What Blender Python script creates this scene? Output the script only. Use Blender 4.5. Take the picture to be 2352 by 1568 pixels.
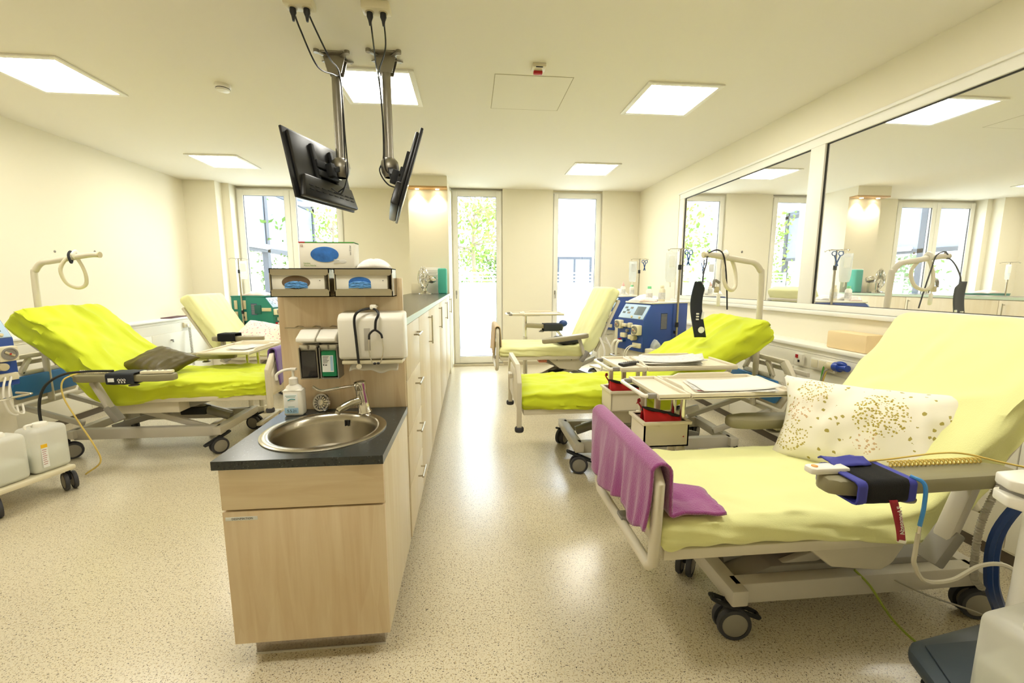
import bpy, bmesh, math, random
from mathutils import Vector, Matrix, noise
random.seed(7)
for o in list(bpy.data.objects): bpy.data.objects.remove(o)
SC = bpy.context.scene
COL = SC.collection
PI = math.pi
R = math.radians

# ------------------------------------------------------------------ camera, world, light, exposure
cd = bpy.data.cameras.new('camera'); cam = bpy.data.objects.new('camera', cd); COL.objects.link(cam)
cd.sensor_width = 36.0; cd.lens = 979.05 / 2352 * 36.0; cd.clip_start = .05; cd.clip_end = 200
yaw, pitch = R(5.568), R(7.995)
cam.location = (0, 0, 1.470)
cam.rotation_euler = (PI/2 - pitch, 0, -yaw)
SC.camera = cam
W = bpy.data.worlds.new('sky'); SC.world = W; W.use_nodes = True
bg = W.node_tree.nodes['Background']; bg.inputs[0].default_value = (.80, .90, 1.0, 1); bg.inputs[1].default_value = 6.0
LAMP_STRENGTH = 15.0
LAMP_COLOR = (1.0, .965, .87, 1)
SC.view_settings.view_transform = 'Standard'; SC.view_settings.look = 'None'
SC.view_settings.gamma = 1; SC.view_settings.use_curve_mapping = False
SC.view_settings.exposure = 0.88

# ------------------------------------------------------------------ materials
def lin(h):
    h = h.lstrip('#'); c = [int(h[i:i+2], 16)/255 for i in (0, 2, 4)]
    return tuple(x/12.92 if x <= .04045 else ((x+.055)/1.055)**2.4 for x in c) + (1,)
MATS = {}
def mat(name, h, rough=.5, metal=0., bump=0., bscale=60, var=0., vscale=6, spec=.5, sheen=0., trans=0., coat=0., emit=None, es=0.):
    if name in MATS: return MATS[name]
    m = bpy.data.materials.new(name); m.use_nodes = True; nt = m.node_tree; b = nt.nodes['Principled BSDF']
    c = lin(h); b.inputs['Base Color'].default_value = c
    b.inputs['Roughness'].default_value = rough; b.inputs['Metallic'].default_value = metal
    b.inputs['Specular IOR Level'].default_value = spec
    b.inputs['Sheen Weight'].default_value = sheen; b.inputs['Coat Weight'].default_value = coat
    b.inputs['Transmission Weight'].default_value = trans
    if emit: b.inputs['Emission Color'].default_value = lin(emit); b.inputs['Emission Strength'].default_value = es
    tc = nt.nodes.new('ShaderNodeTexCoord')
    if var:
        n = nt.nodes.new('ShaderNodeTexNoise'); n.inputs['Scale'].default_value = vscale; n.inputs['Detail'].default_value = 4
        nt.links.new(tc.outputs['Object'], n.inputs['Vector'])
        r = nt.nodes.new('ShaderNodeValToRGB'); r.color_ramp.elements[0].position = .3; r.color_ramp.elements[1].position = .7
        r.color_ramp.elements[0].color = tuple(x*(1-var) for x in c[:3]) + (1,); r.color_ramp.elements[1].color = tuple(min(1, x*(1+var)) for x in c[:3]) + (1,)
        nt.links.new(n.outputs['Fac'], r.inputs['Fac']); nt.links.new(r.outputs['Color'], b.inputs['Base Color'])
    if bump:
        n2 = nt.nodes.new('ShaderNodeTexNoise'); n2.inputs['Scale'].default_value = bscale; n2.inputs['Detail'].default_value = 3
        nt.links.new(tc.outputs['Object'], n2.inputs['Vector'])
        bp = nt.nodes.new('ShaderNodeBump'); bp.inputs['Strength'].default_value = bump; bp.inputs['Distance'].default_value = .01
        nt.links.new(n2.outputs['Fac'], bp.inputs['Height']); nt.links.new(bp.outputs['Normal'], b.inputs['Normal'])
    MATS[name] = m
    return m
def emis(name, col, s):
    m = bpy.data.materials.new(name); m.use_nodes = True; nt = m.node_tree; nt.nodes.remove(nt.nodes['Principled BSDF'])
    e = nt.nodes.new('ShaderNodeEmission'); e.inputs[0].default_value = col; e.inputs[1].default_value = s
    nt.links.new(e.outputs[0], nt.nodes['Material Output'].inputs[0]); return m
def glass(name, refl, tint=(1, 1, 1, 1), body=None, bodyfac=0., rough=0.0):
    # thin pane: clear part + mirror part (+ optional milky body)
    m = bpy.data.materials.new(name); m.use_nodes = True; nt = m.node_tree; nt.nodes.remove(nt.nodes['Principled BSDF'])
    t = nt.nodes.new('ShaderNodeBsdfTransparent'); t.inputs[0].default_value = tint
    g = nt.nodes.new('ShaderNodeBsdfGlossy'); g.inputs['Roughness'].default_value = rough; g.inputs['Color'].default_value = (1, 1, 1, 1)
    mx = nt.nodes.new('ShaderNodeMixShader'); mx.inputs[0].default_value = refl
    base = t
    if body:
        d = nt.nodes.new('ShaderNodeBsdfTranslucent'); d.inputs[0].default_value = lin(body)
        d2 = nt.nodes.new('ShaderNodeBsdfDiffuse'); d2.inputs[0].default_value = lin(body)
        m3 = nt.nodes.new('ShaderNodeMixShader'); m3.inputs[0].default_value = .5; nt.links.new(d.outputs[0], m3.inputs[1]); nt.links.new(d2.outputs[0], m3.inputs[2])
        m2 = nt.nodes.new('ShaderNodeMixShader'); m2.inputs[0].default_value = bodyfac
        nt.links.new(t.outputs[0], m2.inputs[1]); nt.links.new(m3.outputs[0], m2.inputs[2]); base = m2
    nt.links.new(base.outputs[0], mx.inputs[1]); nt.links.new(g.outputs[0], mx.inputs[2])
    nt.links.new(mx.outputs[0], nt.nodes['Material Output'].inputs[0]); return m
def specks(name, base, cols, scale, rough, thr=.30, coat=0., bumpy=0.):
    m = bpy.data.materials.new(name); m.use_nodes = True; nt = m.node_tree; b = nt.nodes['Principled BSDF']
    b.inputs['Roughness'].default_value = rough; b.inputs['Coat Weight'].default_value = coat; b.inputs['Coat Roughness'].default_value = .22
    tc = nt.nodes.new('ShaderNodeTexCoord'); cur = None
    bn = nt.nodes.new('ShaderNodeTexNoise'); bn.inputs['Scale'].default_value = scale*.9; bn.inputs['Detail'].default_value = 3
    nt.links.new(tc.outputs['Object'], bn.inputs['Vector'])
    mx = nt.nodes.new('ShaderNodeMix'); mx.data_type = 'RGBA'; mx.inputs['A'].default_value = lin(base[0]); mx.inputs['B'].default_value = lin(base[1])
    nt.links.new(bn.outputs['Fac'], mx.inputs['Factor']); cur = mx.outputs['Result']
    for i, (c, sc, th) in enumerate(cols):
        v = nt.nodes.new('ShaderNodeTexNoise'); v.inputs['Scale'].default_value = scale*sc; v.inputs['Detail'].default_value = 2.5; v.inputs['Roughness'].default_value = .6
        mp = nt.nodes.new('ShaderNodeMapping'); mp.inputs['Location'].default_value = (i*3.7, i*1.3, i*2.1)
        nt.links.new(tc.outputs['Object'], mp.inputs['Vector']); nt.links.new(mp.outputs['Vector'], v.inputs['Vector'])
        r = nt.nodes.new('ShaderNodeValToRGB'); r.color_ramp.elements[0].position = th; r.color_ramp.elements[1].position = th+.03
        r.color_ramp.elements[0].color = (0, 0, 0, 1); r.color_ramp.elements[1].color = (1, 1, 1, 1)
        nt.links.new(v.outputs['Fac'], r.inputs['Fac'])
        k = nt.nodes.new('ShaderNodeMix'); k.data_type = 'RGBA'; k.inputs['B'].default_value = lin(c)
        nt.links.new(r.outputs['Color'], k.inputs['Factor']); nt.links.new(cur, k.inputs['A']); cur = k.outputs['Result']
    nt.links.new(cur, b.inputs['Base Color'])
    return m
def wood(name, a, bcol, axis=2, rough=.42, strips=True):
    m = bpy.data.materials.new(name); m.use_nodes = True; nt = m.node_tree; b = nt.nodes['Principled BSDF']; b.inputs['Roughness'].default_value = rough
    tc = nt.nodes.new('ShaderNodeTexCoord'); mp = nt.nodes.new('ShaderNodeMapping')
    sc = [22, 22, 22]; sc[axis] = 1.6; mp.inputs['Scale'].default_value = sc
    nt.links.new(tc.outputs['Object'], mp.inputs['Vector'])
    n = nt.nodes.new('ShaderNodeTexNoise'); n.inputs['Scale'].default_value = 1.5; n.inputs['Detail'].default_value = 6; n.inputs['Distortion'].default_value = .8
    nt.links.new(mp.outputs['Vector'], n.inputs['Vector'])
    mp2 = nt.nodes.new('ShaderNodeMapping'); s2 = [11, 11, 11]; s2[axis] = 1.1; mp2.inputs['Scale'].default_value = s2; nt.links.new(tc.outputs['Object'], mp2.inputs['Vector'])
    v = nt.nodes.new('ShaderNodeTexVoronoi'); v.inputs['Scale'].default_value = 1.; nt.links.new(mp2.outputs['Vector'], v.inputs['Vector'])
    ad = nt.nodes.new('ShaderNodeMath'); ad.operation = 'MULTIPLY_ADD'; ad.inputs[1].default_value = .35
    sp = nt.nodes.new('ShaderNodeSeparateColor'); nt.links.new(v.outputs['Color'], sp.inputs[0]); nt.links.new(sp.outputs[0], ad.inputs[0]); nt.links.new(n.outputs['Fac'], ad.inputs[2])
    r = nt.nodes.new('ShaderNodeValToRGB'); r.color_ramp.elements[0].position = .35; r.color_ramp.elements[1].position = .95
    r.color_ramp.elements[0].color = lin(a); r.color_ramp.elements[1].color = lin(bcol)
    nt.links.new(ad.outputs[0], r.inputs['Fac']); nt.links.new(r.outputs['Color'], b.inputs['Base Color'])
    return m
M_wall = mat('wall_paint', 'F0E9D2', .85, bump=.04, bscale=220)
M_ceil = mat('ceiling_paint', 'F0EADA', .9)
M_floor = specks('speckled_vinyl', ('E2D8BE', 'D0C4A4'), [('B8A47C', 1.0, .58), ('76624A', 1.3, .615), ('352A22', 1.15, .638)], 125, .30, coat=.7)
M_white = mat('white_frame', 'F3F0E4', .4)
M_panel = mat('white_panel', 'F0EBDA', .45)
M_brownbase = mat('dark_baseboard', '5C5142', .6)
M_maple = wood('maple_vertical', 'D9BF98', 'E9D6B4', 2)
M_maple_h = wood('maple_horizontal', 'D9BF98', 'E9D6B4', 0)
M_maple_l = wood('maple_pale', 'E3D3AE', 'ECDFC0', 2)
M_counter = specks('dark_stone', ('2E3233', '3A3E3D'), [('6D7370', 2.2, .67), ('1B1E20', 1.6, .60)], 70, .22)
M_edge = mat('pale_green_edge', 'BFD0B8', .35)
M_steel = mat('brushed_steel', 'B9B2A2', .26, 1., bump=.05, bscale=300)
M_chrome = mat('chrome', 'D8D4CA', .08, 1.)
M_gmetal = mat('grey_metal', '9A958A', .38, .85)
M_black = mat('black_plastic', '17171A', .38)
M_blackm = mat('black_matt', '1D1E20', .7)
M_rubber = mat('dark_rubber', '35353A', .6)
M_hub = mat('grey_hub', '8E897D', .5)
M_bed = mat('bed_lacquer', 'C6C0B2', .38, bump=.02, bscale=300)
M_bedw = mat('bed_plastic', 'DAD2BC', .42)
M_bedg = mat('bed_grey', '8F8B83', .45)
M_lime = mat('lime_sheet', 'CEDA22', .85, bump=.12, bscale=260, sheen=.15)
M_pale = mat('pale_sheet', 'ECECA6', .9, bump=.15, bscale=300, sheen=.15)
M_pale2 = mat('pale_lemon_sheet', 'F0EFB0', .9, bump=.15, bscale=300, sheen=.15)
M_pad = mat('arm_pad', '8C8566', .5)
M_padb = mat('arm_pad_beige', '9A9072', .45)
M_cream = mat('cream_plastic', 'E5DCBE', .4)
M_creamd = mat('cream_plastic_dark', 'CDC19B', .45)
M_whitep = mat('white_plastic', 'F1EDE0', .35)
M_blue = mat('machine_blue', '2D4FA0', .42, bump=.02, bscale=200)
M_bluel = mat('light_blue_panel', 'B9D2EC', .35)
M_teal = mat('machine_teal', '17796A', .42)
M_tealp = mat('teal_paper', '4FB7A4', .7)
M_lcd = mat('lcd_grey', '6F7A80', .2)
M_bluepad = mat('blue_board', '3A7FC0', .45)
M_olive = mat('olive_leather', '4C4210', .46, bump=.15, bscale=40, var=.12, vscale=9)
M_purple = mat('purple_fleece', '6A4A96', .95, bump=.4, bscale=240, sheen=.5)
M_magenta = mat('magenta_fleece', '9C4488', .95, bump=.5, bscale=220, sheen=.6)
M_beige = mat('beige_fleece', 'D6B98C', .95, bump=.4, bscale=240, sheen=.4)
M_cuff = mat('navy_cuff', '24282E', .75, bump=.1, bscale=200)
M_cuffb = mat('velcro_black', '101012', .95, bump=.4, bscale=400)
M_cuffblue = mat('cuff_blue', '3A3EA0', .6)
M_tubeblue = mat('tube_blue', '3C8ED6', .4)
M_navyhose = mat('navy_hose', '20407E', .4)
M_red = mat('red_pouch', 'C01418', .6)
M_redtag = mat('red_tag', '9C1428', .5)
M_redd = mat('red_button', 'B5161A', .4)
M_paper = mat('paper', 'E6E3DA', .8)
M_print = mat('printed_paper', 'D6D5D0', .8, var=.18, vscale=45)
M_dark = mat('dark_ink', '33333A', .6)
M_scis = mat('scissor_blue', '23508F', .4)
M_clearbag = glass('clear_bag', .12, (.93, .95, .95, 1), 'F4F6F4', .45, .15)
M_cotton = mat('white_cotton', 'F4F0EA', .95, bump=.3, bscale=60)
M_wrap = mat('white_wrapping', 'F2EFEC', .55, bump=.25, bscale=30)
M_canister = glass('milky_canister', .04, (.98, .99, .98, 1), 'FAF9F2', .62, .3)
M_liquid = mat('canister_liquid', 'DCE0D4', .25)
M_tray = mat('table_tray', 'E4DAC2', .45)
M_traydk = mat('dark_tray', '3F4A54', .4)
M_green = mat('green_soap', '0E8A5A', .35)
M_label = mat('label_white', 'F0F2EE', .6)
M_labelblue = mat('label_blue', 'A9CDE4', .6)
M_smoke = glass('smoke_plastic', .06, (.35, .33, .36, 1), '5A565C', .35, .1)
M_glove = mat('glove_blue', '2F6FC0', .6, bump=.3, bscale=30, var=.25, vscale=25)
M_glovel = mat('glove_light_blue', '5C9BDC', .6, bump=.5, bscale=40, var=.2, vscale=30)
M_box = mat('carton_white', 'F2EEE2', .6)
M_carton_in = mat('carton_inside', '6E5A44', .9)
M_foam = mat('peach_foam', 'F2D8A8', .9, bump=.1, bscale=150)
M_orange = mat('orange_foam', 'F0A860', .9)
M_yellowc = mat('yellow_cord', 'D9BE62', .5)
M_greenc = mat('green_cord', '8A9A1E', .5)
M_greycord = mat('grey_cord', '9C9686', .5)
M_whitetube = mat('white_tube', 'EDE8DA', .4)
M_leaf = mat('leaf', '4E6E18', .7); M_leaf2 = mat('leaf_light', '6F8E2C', .7); M_bark = mat('bark', '8A7B66', .9)
M_facade = mat('facade_pale', 'B9BCC0', .8); M_facadeg = mat('facade_grey', '33383F', .6); M_facadel = mat('facade_bluegrey', '6C7686', .6)
M_stone = mat('balcony_slab', 'DADCDA', .8)
M_glassw = glass('window_glass', .06)
M_frost = glass('frosted_glass', .05, (1, 1, 1, 1), 'F2F8FA', .9)
M_mirror = glass('coated_glass', .88, (1, 1, 1, 1), 'FAF9F4', 1.0)
M_gasket = mat('gasket', '2A2822', .6)
M_lamp = emis('lamp_diffuser', LAMP_COLOR, LAMP_STRENGTH)
M_spot = emis('downlight_glow', (1, .86, .6, 1), 30)
M_screen = mat('screen_black', '0C0C0E', .12)
def leafprint(name, base, cols, scale, thr):
    m = bpy.data.materials.new(name); m.use_nodes = True; nt = m.node_tree; b = nt.nodes['Principled BSDF']; b.inputs['Roughness'].default_value = .9
    tc = nt.nodes.new('ShaderNodeTexCoord'); cur = None
    for i, (c, sc, th, mask) in enumerate(cols):
        v = nt.nodes.new('ShaderNodeTexVoronoi'); v.inputs['Scale'].default_value = sc
        mp = nt.nodes.new('ShaderNodeMapping'); mp.inputs['Location'].default_value = (i*1.7, i*.9, i*.3)
        nt.links.new(tc.outputs['Object'], mp.inputs['Vector']); nt.links.new(mp.outputs['Vector'], v.inputs['Vector'])
        ns = nt.nodes.new('ShaderNodeTexNoise'); ns.inputs['Scale'].default_value = sc*3.2; nt.links.new(tc.outputs['Object'], ns.inputs['Vector'])
        ml = nt.nodes.new('ShaderNodeMath'); ml.operation = 'MULTIPLY_ADD'; ml.inputs[1].default_value = .5; nt.links.new(ns.outputs['Fac'], ml.inputs[0]); nt.links.new(v.outputs['Distance'], ml.inputs[2])
        lt = nt.nodes.new('ShaderNodeMath'); lt.operation = 'LESS_THAN'; lt.inputs[1].default_value = th; nt.links.new(ml.outputs[0], lt.inputs[0])
        fac = lt.outputs[0]
        if mask:
            (mx, my, mr) = mask
            mm = nt.nodes.new('ShaderNodeMapping'); mm.inputs['Location'].default_value = (-mx, -my, 0); mm.inputs['Scale'].default_value = (1, 1, 0); nt.links.new(tc.outputs['Object'], mm.inputs['Vector'])
            ln = nt.nodes.new('ShaderNodeVectorMath'); ln.operation = 'LENGTH'; nt.links.new(mm.outputs['Vector'], ln.inputs[0])
            l2 = nt.nodes.new('ShaderNodeMath'); l2.operation = 'LESS_THAN'; l2.inputs[1].default_value = mr; nt.links.new(ln.outputs['Value'], l2.inputs[0])
            pr = nt.nodes.new('ShaderNodeMath'); pr.operation = 'MULTIPLY'; nt.links.new(fac, pr.inputs[0]); nt.links.new(l2.outputs[0], pr.inputs[1]); fac = pr.outputs[0]
        k = nt.nodes.new('ShaderNodeMix'); k.data_type = 'RGBA'; k.inputs['B'].default_value = lin(c)
        nt.links.new(fac, k.inputs['Factor'])
        if cur is None: k.inputs['A'].default_value = lin(base)
        else: nt.links.new(cur, k.inputs['A'])
        cur = k.outputs['Result']
    nt.links.new(cur, b.inputs['Base Color']); return m
M_leafpillow = leafprint('leaf_print_cotton', 'F4EFDC', [('B0A254', 24, .41, None), ('D3B489', 70, .60, (.03, -.08, .05)), ('D3B489', 70, .60, (-.25, .03, .06)), ('B9A850', 80, .62, (.06, .05, .10)), ('A89638', 60, .50, (.06, .05, .09)), ('B9A850', 80, .60, (-.27, -.1, .08)), ('C2AE62', 80, .60, (-.20, .14, .07))], 1, 0)
M_rosepillow = leafprint('rose_print_cotton', 'F3ECDA', [('E0A0B0', 22, .50, None), ('C95F80', 30, .42, None)], 1, 0)

# ------------------------------------------------------------------ mesh helpers
def V(*a): return Vector(a)
def catmull(pts, n=6, closed=False):
    P = [Vector(p) for p in pts]
    if len(P) < 3: return P
    out = []; m = len(P)
    rng = range(m) if closed else range(m-1)
    for i in rng:
        p0 = P[(i-1) % m] if (closed or i > 0) else P[0]*2-P[1]
        p1, p2 = P[i], P[(i+1) % m]
        p3 = P[(i+2) % m] if (closed or i+2 < m) else P[m-1]*2-P[m-2]
        for k in range(n):
            t = k/n
            out.append(.5*((2*p1)+(-p0+p2)*t+(2*p0-5*p1+4*p2-p3)*t*t+(-p0+3*p1-3*p2+p3)*t**3))
    if not closed: out.append(P[-1])
    return out
class B:
    def __init__(s): s.bm = bmesh.new()
    def _xf(s, vs, c, rot):
        Mx = Matrix.Translation(Vector(c))
        if rot is not None:
            if not isinstance(rot, Matrix): rot = Matrix.Rotation(rot[2], 4, 'Z') @ Matrix.Rotation(rot[1], 4, 'Y') @ Matrix.Rotation(rot[0], 4, 'X')
            Mx = Mx @ rot
        bmesh.ops.transform(s.bm, matrix=Mx, verts=vs)
    def box(s, c, sz, bev=0., rot=None, seg=2):
        r = bmesh.ops.create_cube(s.bm, size=1); vs = r['verts']
        bmesh.ops.scale(s.bm, vec=sz, verts=vs)
        if bev:
            es = list({e for v in vs for e in v.link_edges})
            q = bmesh.ops.bevel(s.bm, geom=es, offset=min(bev, min(sz)*.49), segments=seg, affect='EDGES', profile=.5)
            vs = list({v for f in q['faces'] for v in f.verts} | {v for v in vs if v.is_valid})
        s._xf(vs, c, rot); return s
    def bb(s, x0, x1, y0, y1, z0, z1, bev=0., seg=2):
        return s.box(((x0+x1)/2, (y0+y1)/2, (z0+z1)/2), (abs(x1-x0), abs(y1-y0), abs(z1-z0)), bev, None, seg)
    def cyl(s, p0, p1, r, r2=None, n=14, bev=0.):
        p0, p1 = Vector(p0), Vector(p1); d = p1-p0; L = d.length
        q = bmesh.ops.create_cone(s.bm, cap_ends=True, segments=n, radius1=r, radius2=r if r2 is None else r2, depth=L)
        vs = q['verts']
        if bev:
            es = [e for e in {e for v in vs for e in v.link_edges} if abs(e.verts[0].co.z-e.verts[1].co.z) < 1e-6]
            qq = bmesh.ops.bevel(s.bm, geom=es, offset=bev, segments=2, affect='EDGES', profile=.5)
            vs = list({v for f in qq['faces'] for v in f.verts} | {v for v in vs if v.is_valid})
        Mx = Matrix.Translation((p0+p1)/2) @ d.to_track_quat('Z', 'Y').to_matrix().to_4x4()
        bmesh.ops.transform(s.bm, matrix=Mx, verts=vs); return s
    def tube(s, pts, r, n=8, sm=0, closed=False, rad=None, flat=1.):
        P = catmull(pts, sm, closed) if sm else [Vector(p) for p in pts]
        m = len(P); rings = []; up = None
        for i, p in enumerate(P):
            if closed: t = P[(i+1) % m]-P[i-1]
            else: t = P[min(i+1, m-1)]-P[max(i-1, 0)]
            if t.length < 1e-9: t = Vector((0, 0, 1))
            t.normalize()
            if up is None:
                up = Vector((0, 0, 1)) if abs(t.z) < .9 else Vector((0, 1, 0))
            u = (up-t*up.dot(t))
            if u.length < 1e-6: u = t.orthogonal()
            u.normalize(); w = t.cross(u); up = u
            rr = rad(i/(m-1)) if rad else r
            rings.append([s.bm.verts.new(p+(u*math.cos(a)*flat+w*math.sin(a))*rr) for a in [2*PI*k/n for k in range(n)]])
        for i in range(m if closed else m-1):
            a, b = rings[i], rings[(i+1) % m]
            for k in range(n): s.bm.faces.new((a[k], a[(k+1) % n], b[(k+1) % n], b[k]))
        if not closed:
            s.bm.faces.new(rings[0][::-1]); s.bm.faces.new(rings[-1])
        return s
    def bar(s, p0, p1, wy, hz, bev=.004, up=(0, 0, 1)):
        # rectangular bar between two points; wy = width, hz = height across "up"
        p0, p1 = Vector(p0), Vector(p1); d = p1-p0; x = d.normalized(); u = Vector(up)
        y = u.cross(x)
        if y.length < 1e-6: y = Vector((0, 1, 0)).cross(x)
        y.normalize(); z = x.cross(y)
        Mx = Matrix((x, y, z)).transposed()
        return s.box((p0+p1)/2, (d.length, wy, hz), bev, Mx.to_4x4())
    def lathe(s, prof, o=(0, 0, 0), n=24, axis=None, scale=(1, 1)):
        rings = []; o = Vector(o)
        Mx = Vector(axis).to_track_quat('Z', 'Y').to_matrix() if axis else Matrix.Identity(3)
        for (r, z) in prof:
            if r < 1e-6: rings.append([s.bm.verts.new(o+Mx @ Vector((0, 0, z)))])
            else: rings.append([s.bm.verts.new(o+Mx @ Vector((r*math.cos(2*PI*k/n)*scale[0], r*math.sin(2*PI*k/n)*scale[1], z))) for k in range(n)])
        for a, b in zip(rings, rings[1:]):
            for k in range(n):
                k2 = (k+1) % n
                if len(a) == 1 and len(b) == 1: continue
                if len(a) == 1: s.bm.faces.new((a[0], b[k2], b[k]))
                elif len(b) == 1: s.bm.faces.new((a[k], a[k2], b[0]))
                else: s.bm.faces.new((a[k], a[k2], b[k2], b[k]))
        return s
    def prism(s, poly, vec, bev=0.):
        vs = [s.bm.verts.new(Vector(p)) for p in poly]; f = s.bm.faces.new(vs)
        q = bmesh.ops.extrude_face_region(s.bm, geom=[f]); nv = [g for g in q['geom'] if isinstance(g, bmesh.types.BMVert)]
        bmesh.ops.translate(s.bm, vec=Vector(vec), verts=nv)
        allv = vs+nv
        bmesh.ops.recalc_face_normals(s.bm, faces=list({f for v in allv for f in v.link_faces}))
        if bev:
            es = list({e for v in allv for e in v.link_edges})
            bmesh.ops.bevel(s.bm, geom=es, offset=bev, segments=2, affect='EDGES', profile=.5)
        return s
    def sphere(s, c, r, sc=(1, 1, 1), u=16, v=10):
        q = bmesh.ops.create_uvsphere(s.bm, u_segments=u, v_segments=v, radius=r); bmesh.ops.scale(s.bm, vec=sc, verts=q['verts'])
        bmesh.ops.translate(s.bm, vec=Vector(c), verts=q['verts']); return s
    def grid(s, f, nu, nv):
        vv = [[s.bm.verts.new(Vector(f(i/nu, j/nv))) for j in range(nv+1)] for i in range(nu+1)]
        for i in range(nu):
            for j in range(nv): s.bm.faces.new((vv[i][j], vv[i+1][j], vv[i+1][j+1], vv[i][j+1]))
        return s
    def mesh(s, name, m, sharp=40):
        me = bpy.data.meshes.new(name)
        bmesh.ops.recalc_face_normals(s.bm, faces=s.bm.faces[:]) if getattr(s, 'recalc', False) else None
        s.bm.to_mesh(me); s.bm.free()
        me.materials.append(m)
        for p in me.polygons: p.use_smooth = True
        me.set_sharp_from_angle(angle=R(sharp))
        return me
    def build(s, name, m, parent=None, label=None, sharp=40):
        return link(name, s.mesh(name, m, sharp), parent, label)
def link(name, me, parent=None, label=None):
    o = bpy.data.objects.new(name, me); COL.objects.link(o)
    if parent: o.parent = parent
    if label: o['label'] = label
    return o
def tag(o, label, cat, group=None):
    o['label'] = label; o['category'] = cat
    if group: o['group'] = group
    return o
def thing(name, label, cat, loc=(0, 0, 0), rz=0, group=None):
    o = bpy.data.objects.new(name, None); o.empty_display_size = .1; COL.objects.link(o)
    o.location = loc; o.rotation_euler = (0, 0, rz)
    return tag(o, label, cat, group)
def struct(o): o['kind'] = 'structure'; return o
def at(o, loc, rot=(0, 0, 0)): o.location = loc; o.rotation_euler = rot; return o
def copy_tree(o, parent=None):
    c = o.copy(); COL.objects.link(c); c.parent = parent
    for ch in list(o.children): copy_tree(ch, c)
    return c
def text(name, s, size, m, parent, loc, rot, depth=.0006, bold=0.):
    cu = bpy.data.curves.new(name, 'FONT'); cu.body = s; cu.size = size; cu.extrude = depth; cu.offset = bold; cu.align_x = 'CENTER'; cu.align_y = 'CENTER'; cu.resolution_u = 3
    t = bpy.data.objects.new(name+'_tmp', cu); COL.objects.link(t)
    bpy.context.view_layer.update()
    me = bpy.data.meshes.new_from_object(t.evaluated_get(bpy.context.evaluated_depsgraph_get()))
    bpy.data.objects.remove(t); bpy.data.curves.remove(cu)
    me.materials.clear(); me.materials.append(m)
    o = link(name, me, parent); o.location = loc; o.rotation_euler = rot
    return o
def solid(o, t, off=0): 
    md = o.modifiers.new('thickness', 'SOLIDIFY'); md.thickness = t; md.offset = off; return o
def fold(x, y, s=1.): return noise.noise(Vector((x, y, s)))

# ------------------------------------------------------------------ the room
H = 3.016; XL, XR = -4.377, 2.969; YF, YB = -1.7, 7.437
struct(B().bb(XL-.2, XR+.25, YF-.2, 7.85, -.12, 0).build('floor', M_floor))
struct(B().bb(XL-.2, XR+.25, YF-.2, 7.85, H, H+.2).build('ceiling', M_ceil))
struct(B().bb(XL-.2, XL, YF-.2, 7.85, 0, H).build('wall_left', M_wall))
struct(B().bb(XL-.2, XR+.25, YF-.2, YF, 0, H).build('wall_front', M_wall))
# right wall round the long glazed band
WZ0, WZ1, WY0, WY1 = 1.225, 2.695, .45, 6.0
wr = B(); wr.bb(XR, XR+.25, YF-.2, 7.85, 0, WZ0).bb(XR, XR+.25, YF-.2, 7.85, WZ1, H).bb(XR, XR+.25, WY1, 7.85, WZ0, WZ1).bb(XR, XR+.25, YF-.2, WY0, WZ0, WZ1)
struct(wr.build('wall_right', M_wall))
# back wall: pillars between the floor-length windows
wb = B()
wb.bb(XL, -3.91, 7.272, 7.85, 0, H).bb(-3.91, -3.80, 7.46, 7.85, 0, H)
wb.bb(-2.10, -.30, 7.62, 7.85, 0, H)
wb.bb(.565, 1.43, YB, 7.85, 0, H).bb(2.305, XR, YB, 7.85, 0, H)
wb.bb(-3.80, -2.10, 7.7, 7.85, 2.985, H).bb(-.30, .565, 7.52, 7.85, 2.99, H).bb(1.43, 2.305, 7.52, 7.85, 2.99, H)
struct(wb.build('wall_back', M_wall))
# stub wall with the lit niche at the end of the counter
nb = B(); nb.bb(-.915, -.322, 6.80, 7.63, 0, H)
struct(nb.build('wall_niche', M_wall))
struct(B().bb(-.915, -.322, 6.64, 6.80, 2.87, H).build('trim_1', M_wall))
ln = struct(B().bb(-.915, -.322, 6.64, 6.80, 2.845, 2.87, .003).build('trim_2', wood('niche_wood', 'B98F55', 'C79F63', 0)))
for x in (-.77, -.47):
    t = thing('downlight', ('left' if x < -.6 else 'right') + ' one of two small warm downlights under the niche lintel', 'downlight', (x, 6.72, 2.845), group='niche downlights')
    B().cyl((0, 0, -.006), (0, 0, 0), .034, n=20).build('ring', M_chrome, t)
    B().cyl((0, 0, -.009), (0, 0, -.0055), .026, n=20).build('lens', M_spot, t)
    sp = bpy.data.lights.new('downlight_beam', 'SPOT'); sp.energy = 14; sp.color = (1, .88, .68); sp.spot_size = R(95); sp.spot_blend = .8; sp.shadow_soft_size = .025
    so = bpy.data.objects.new('beam', sp); COL.objects.link(so); so.parent = t; so.location = (0, 0, -.015); so.rotation_euler = (R(8), 0, 0)
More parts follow.
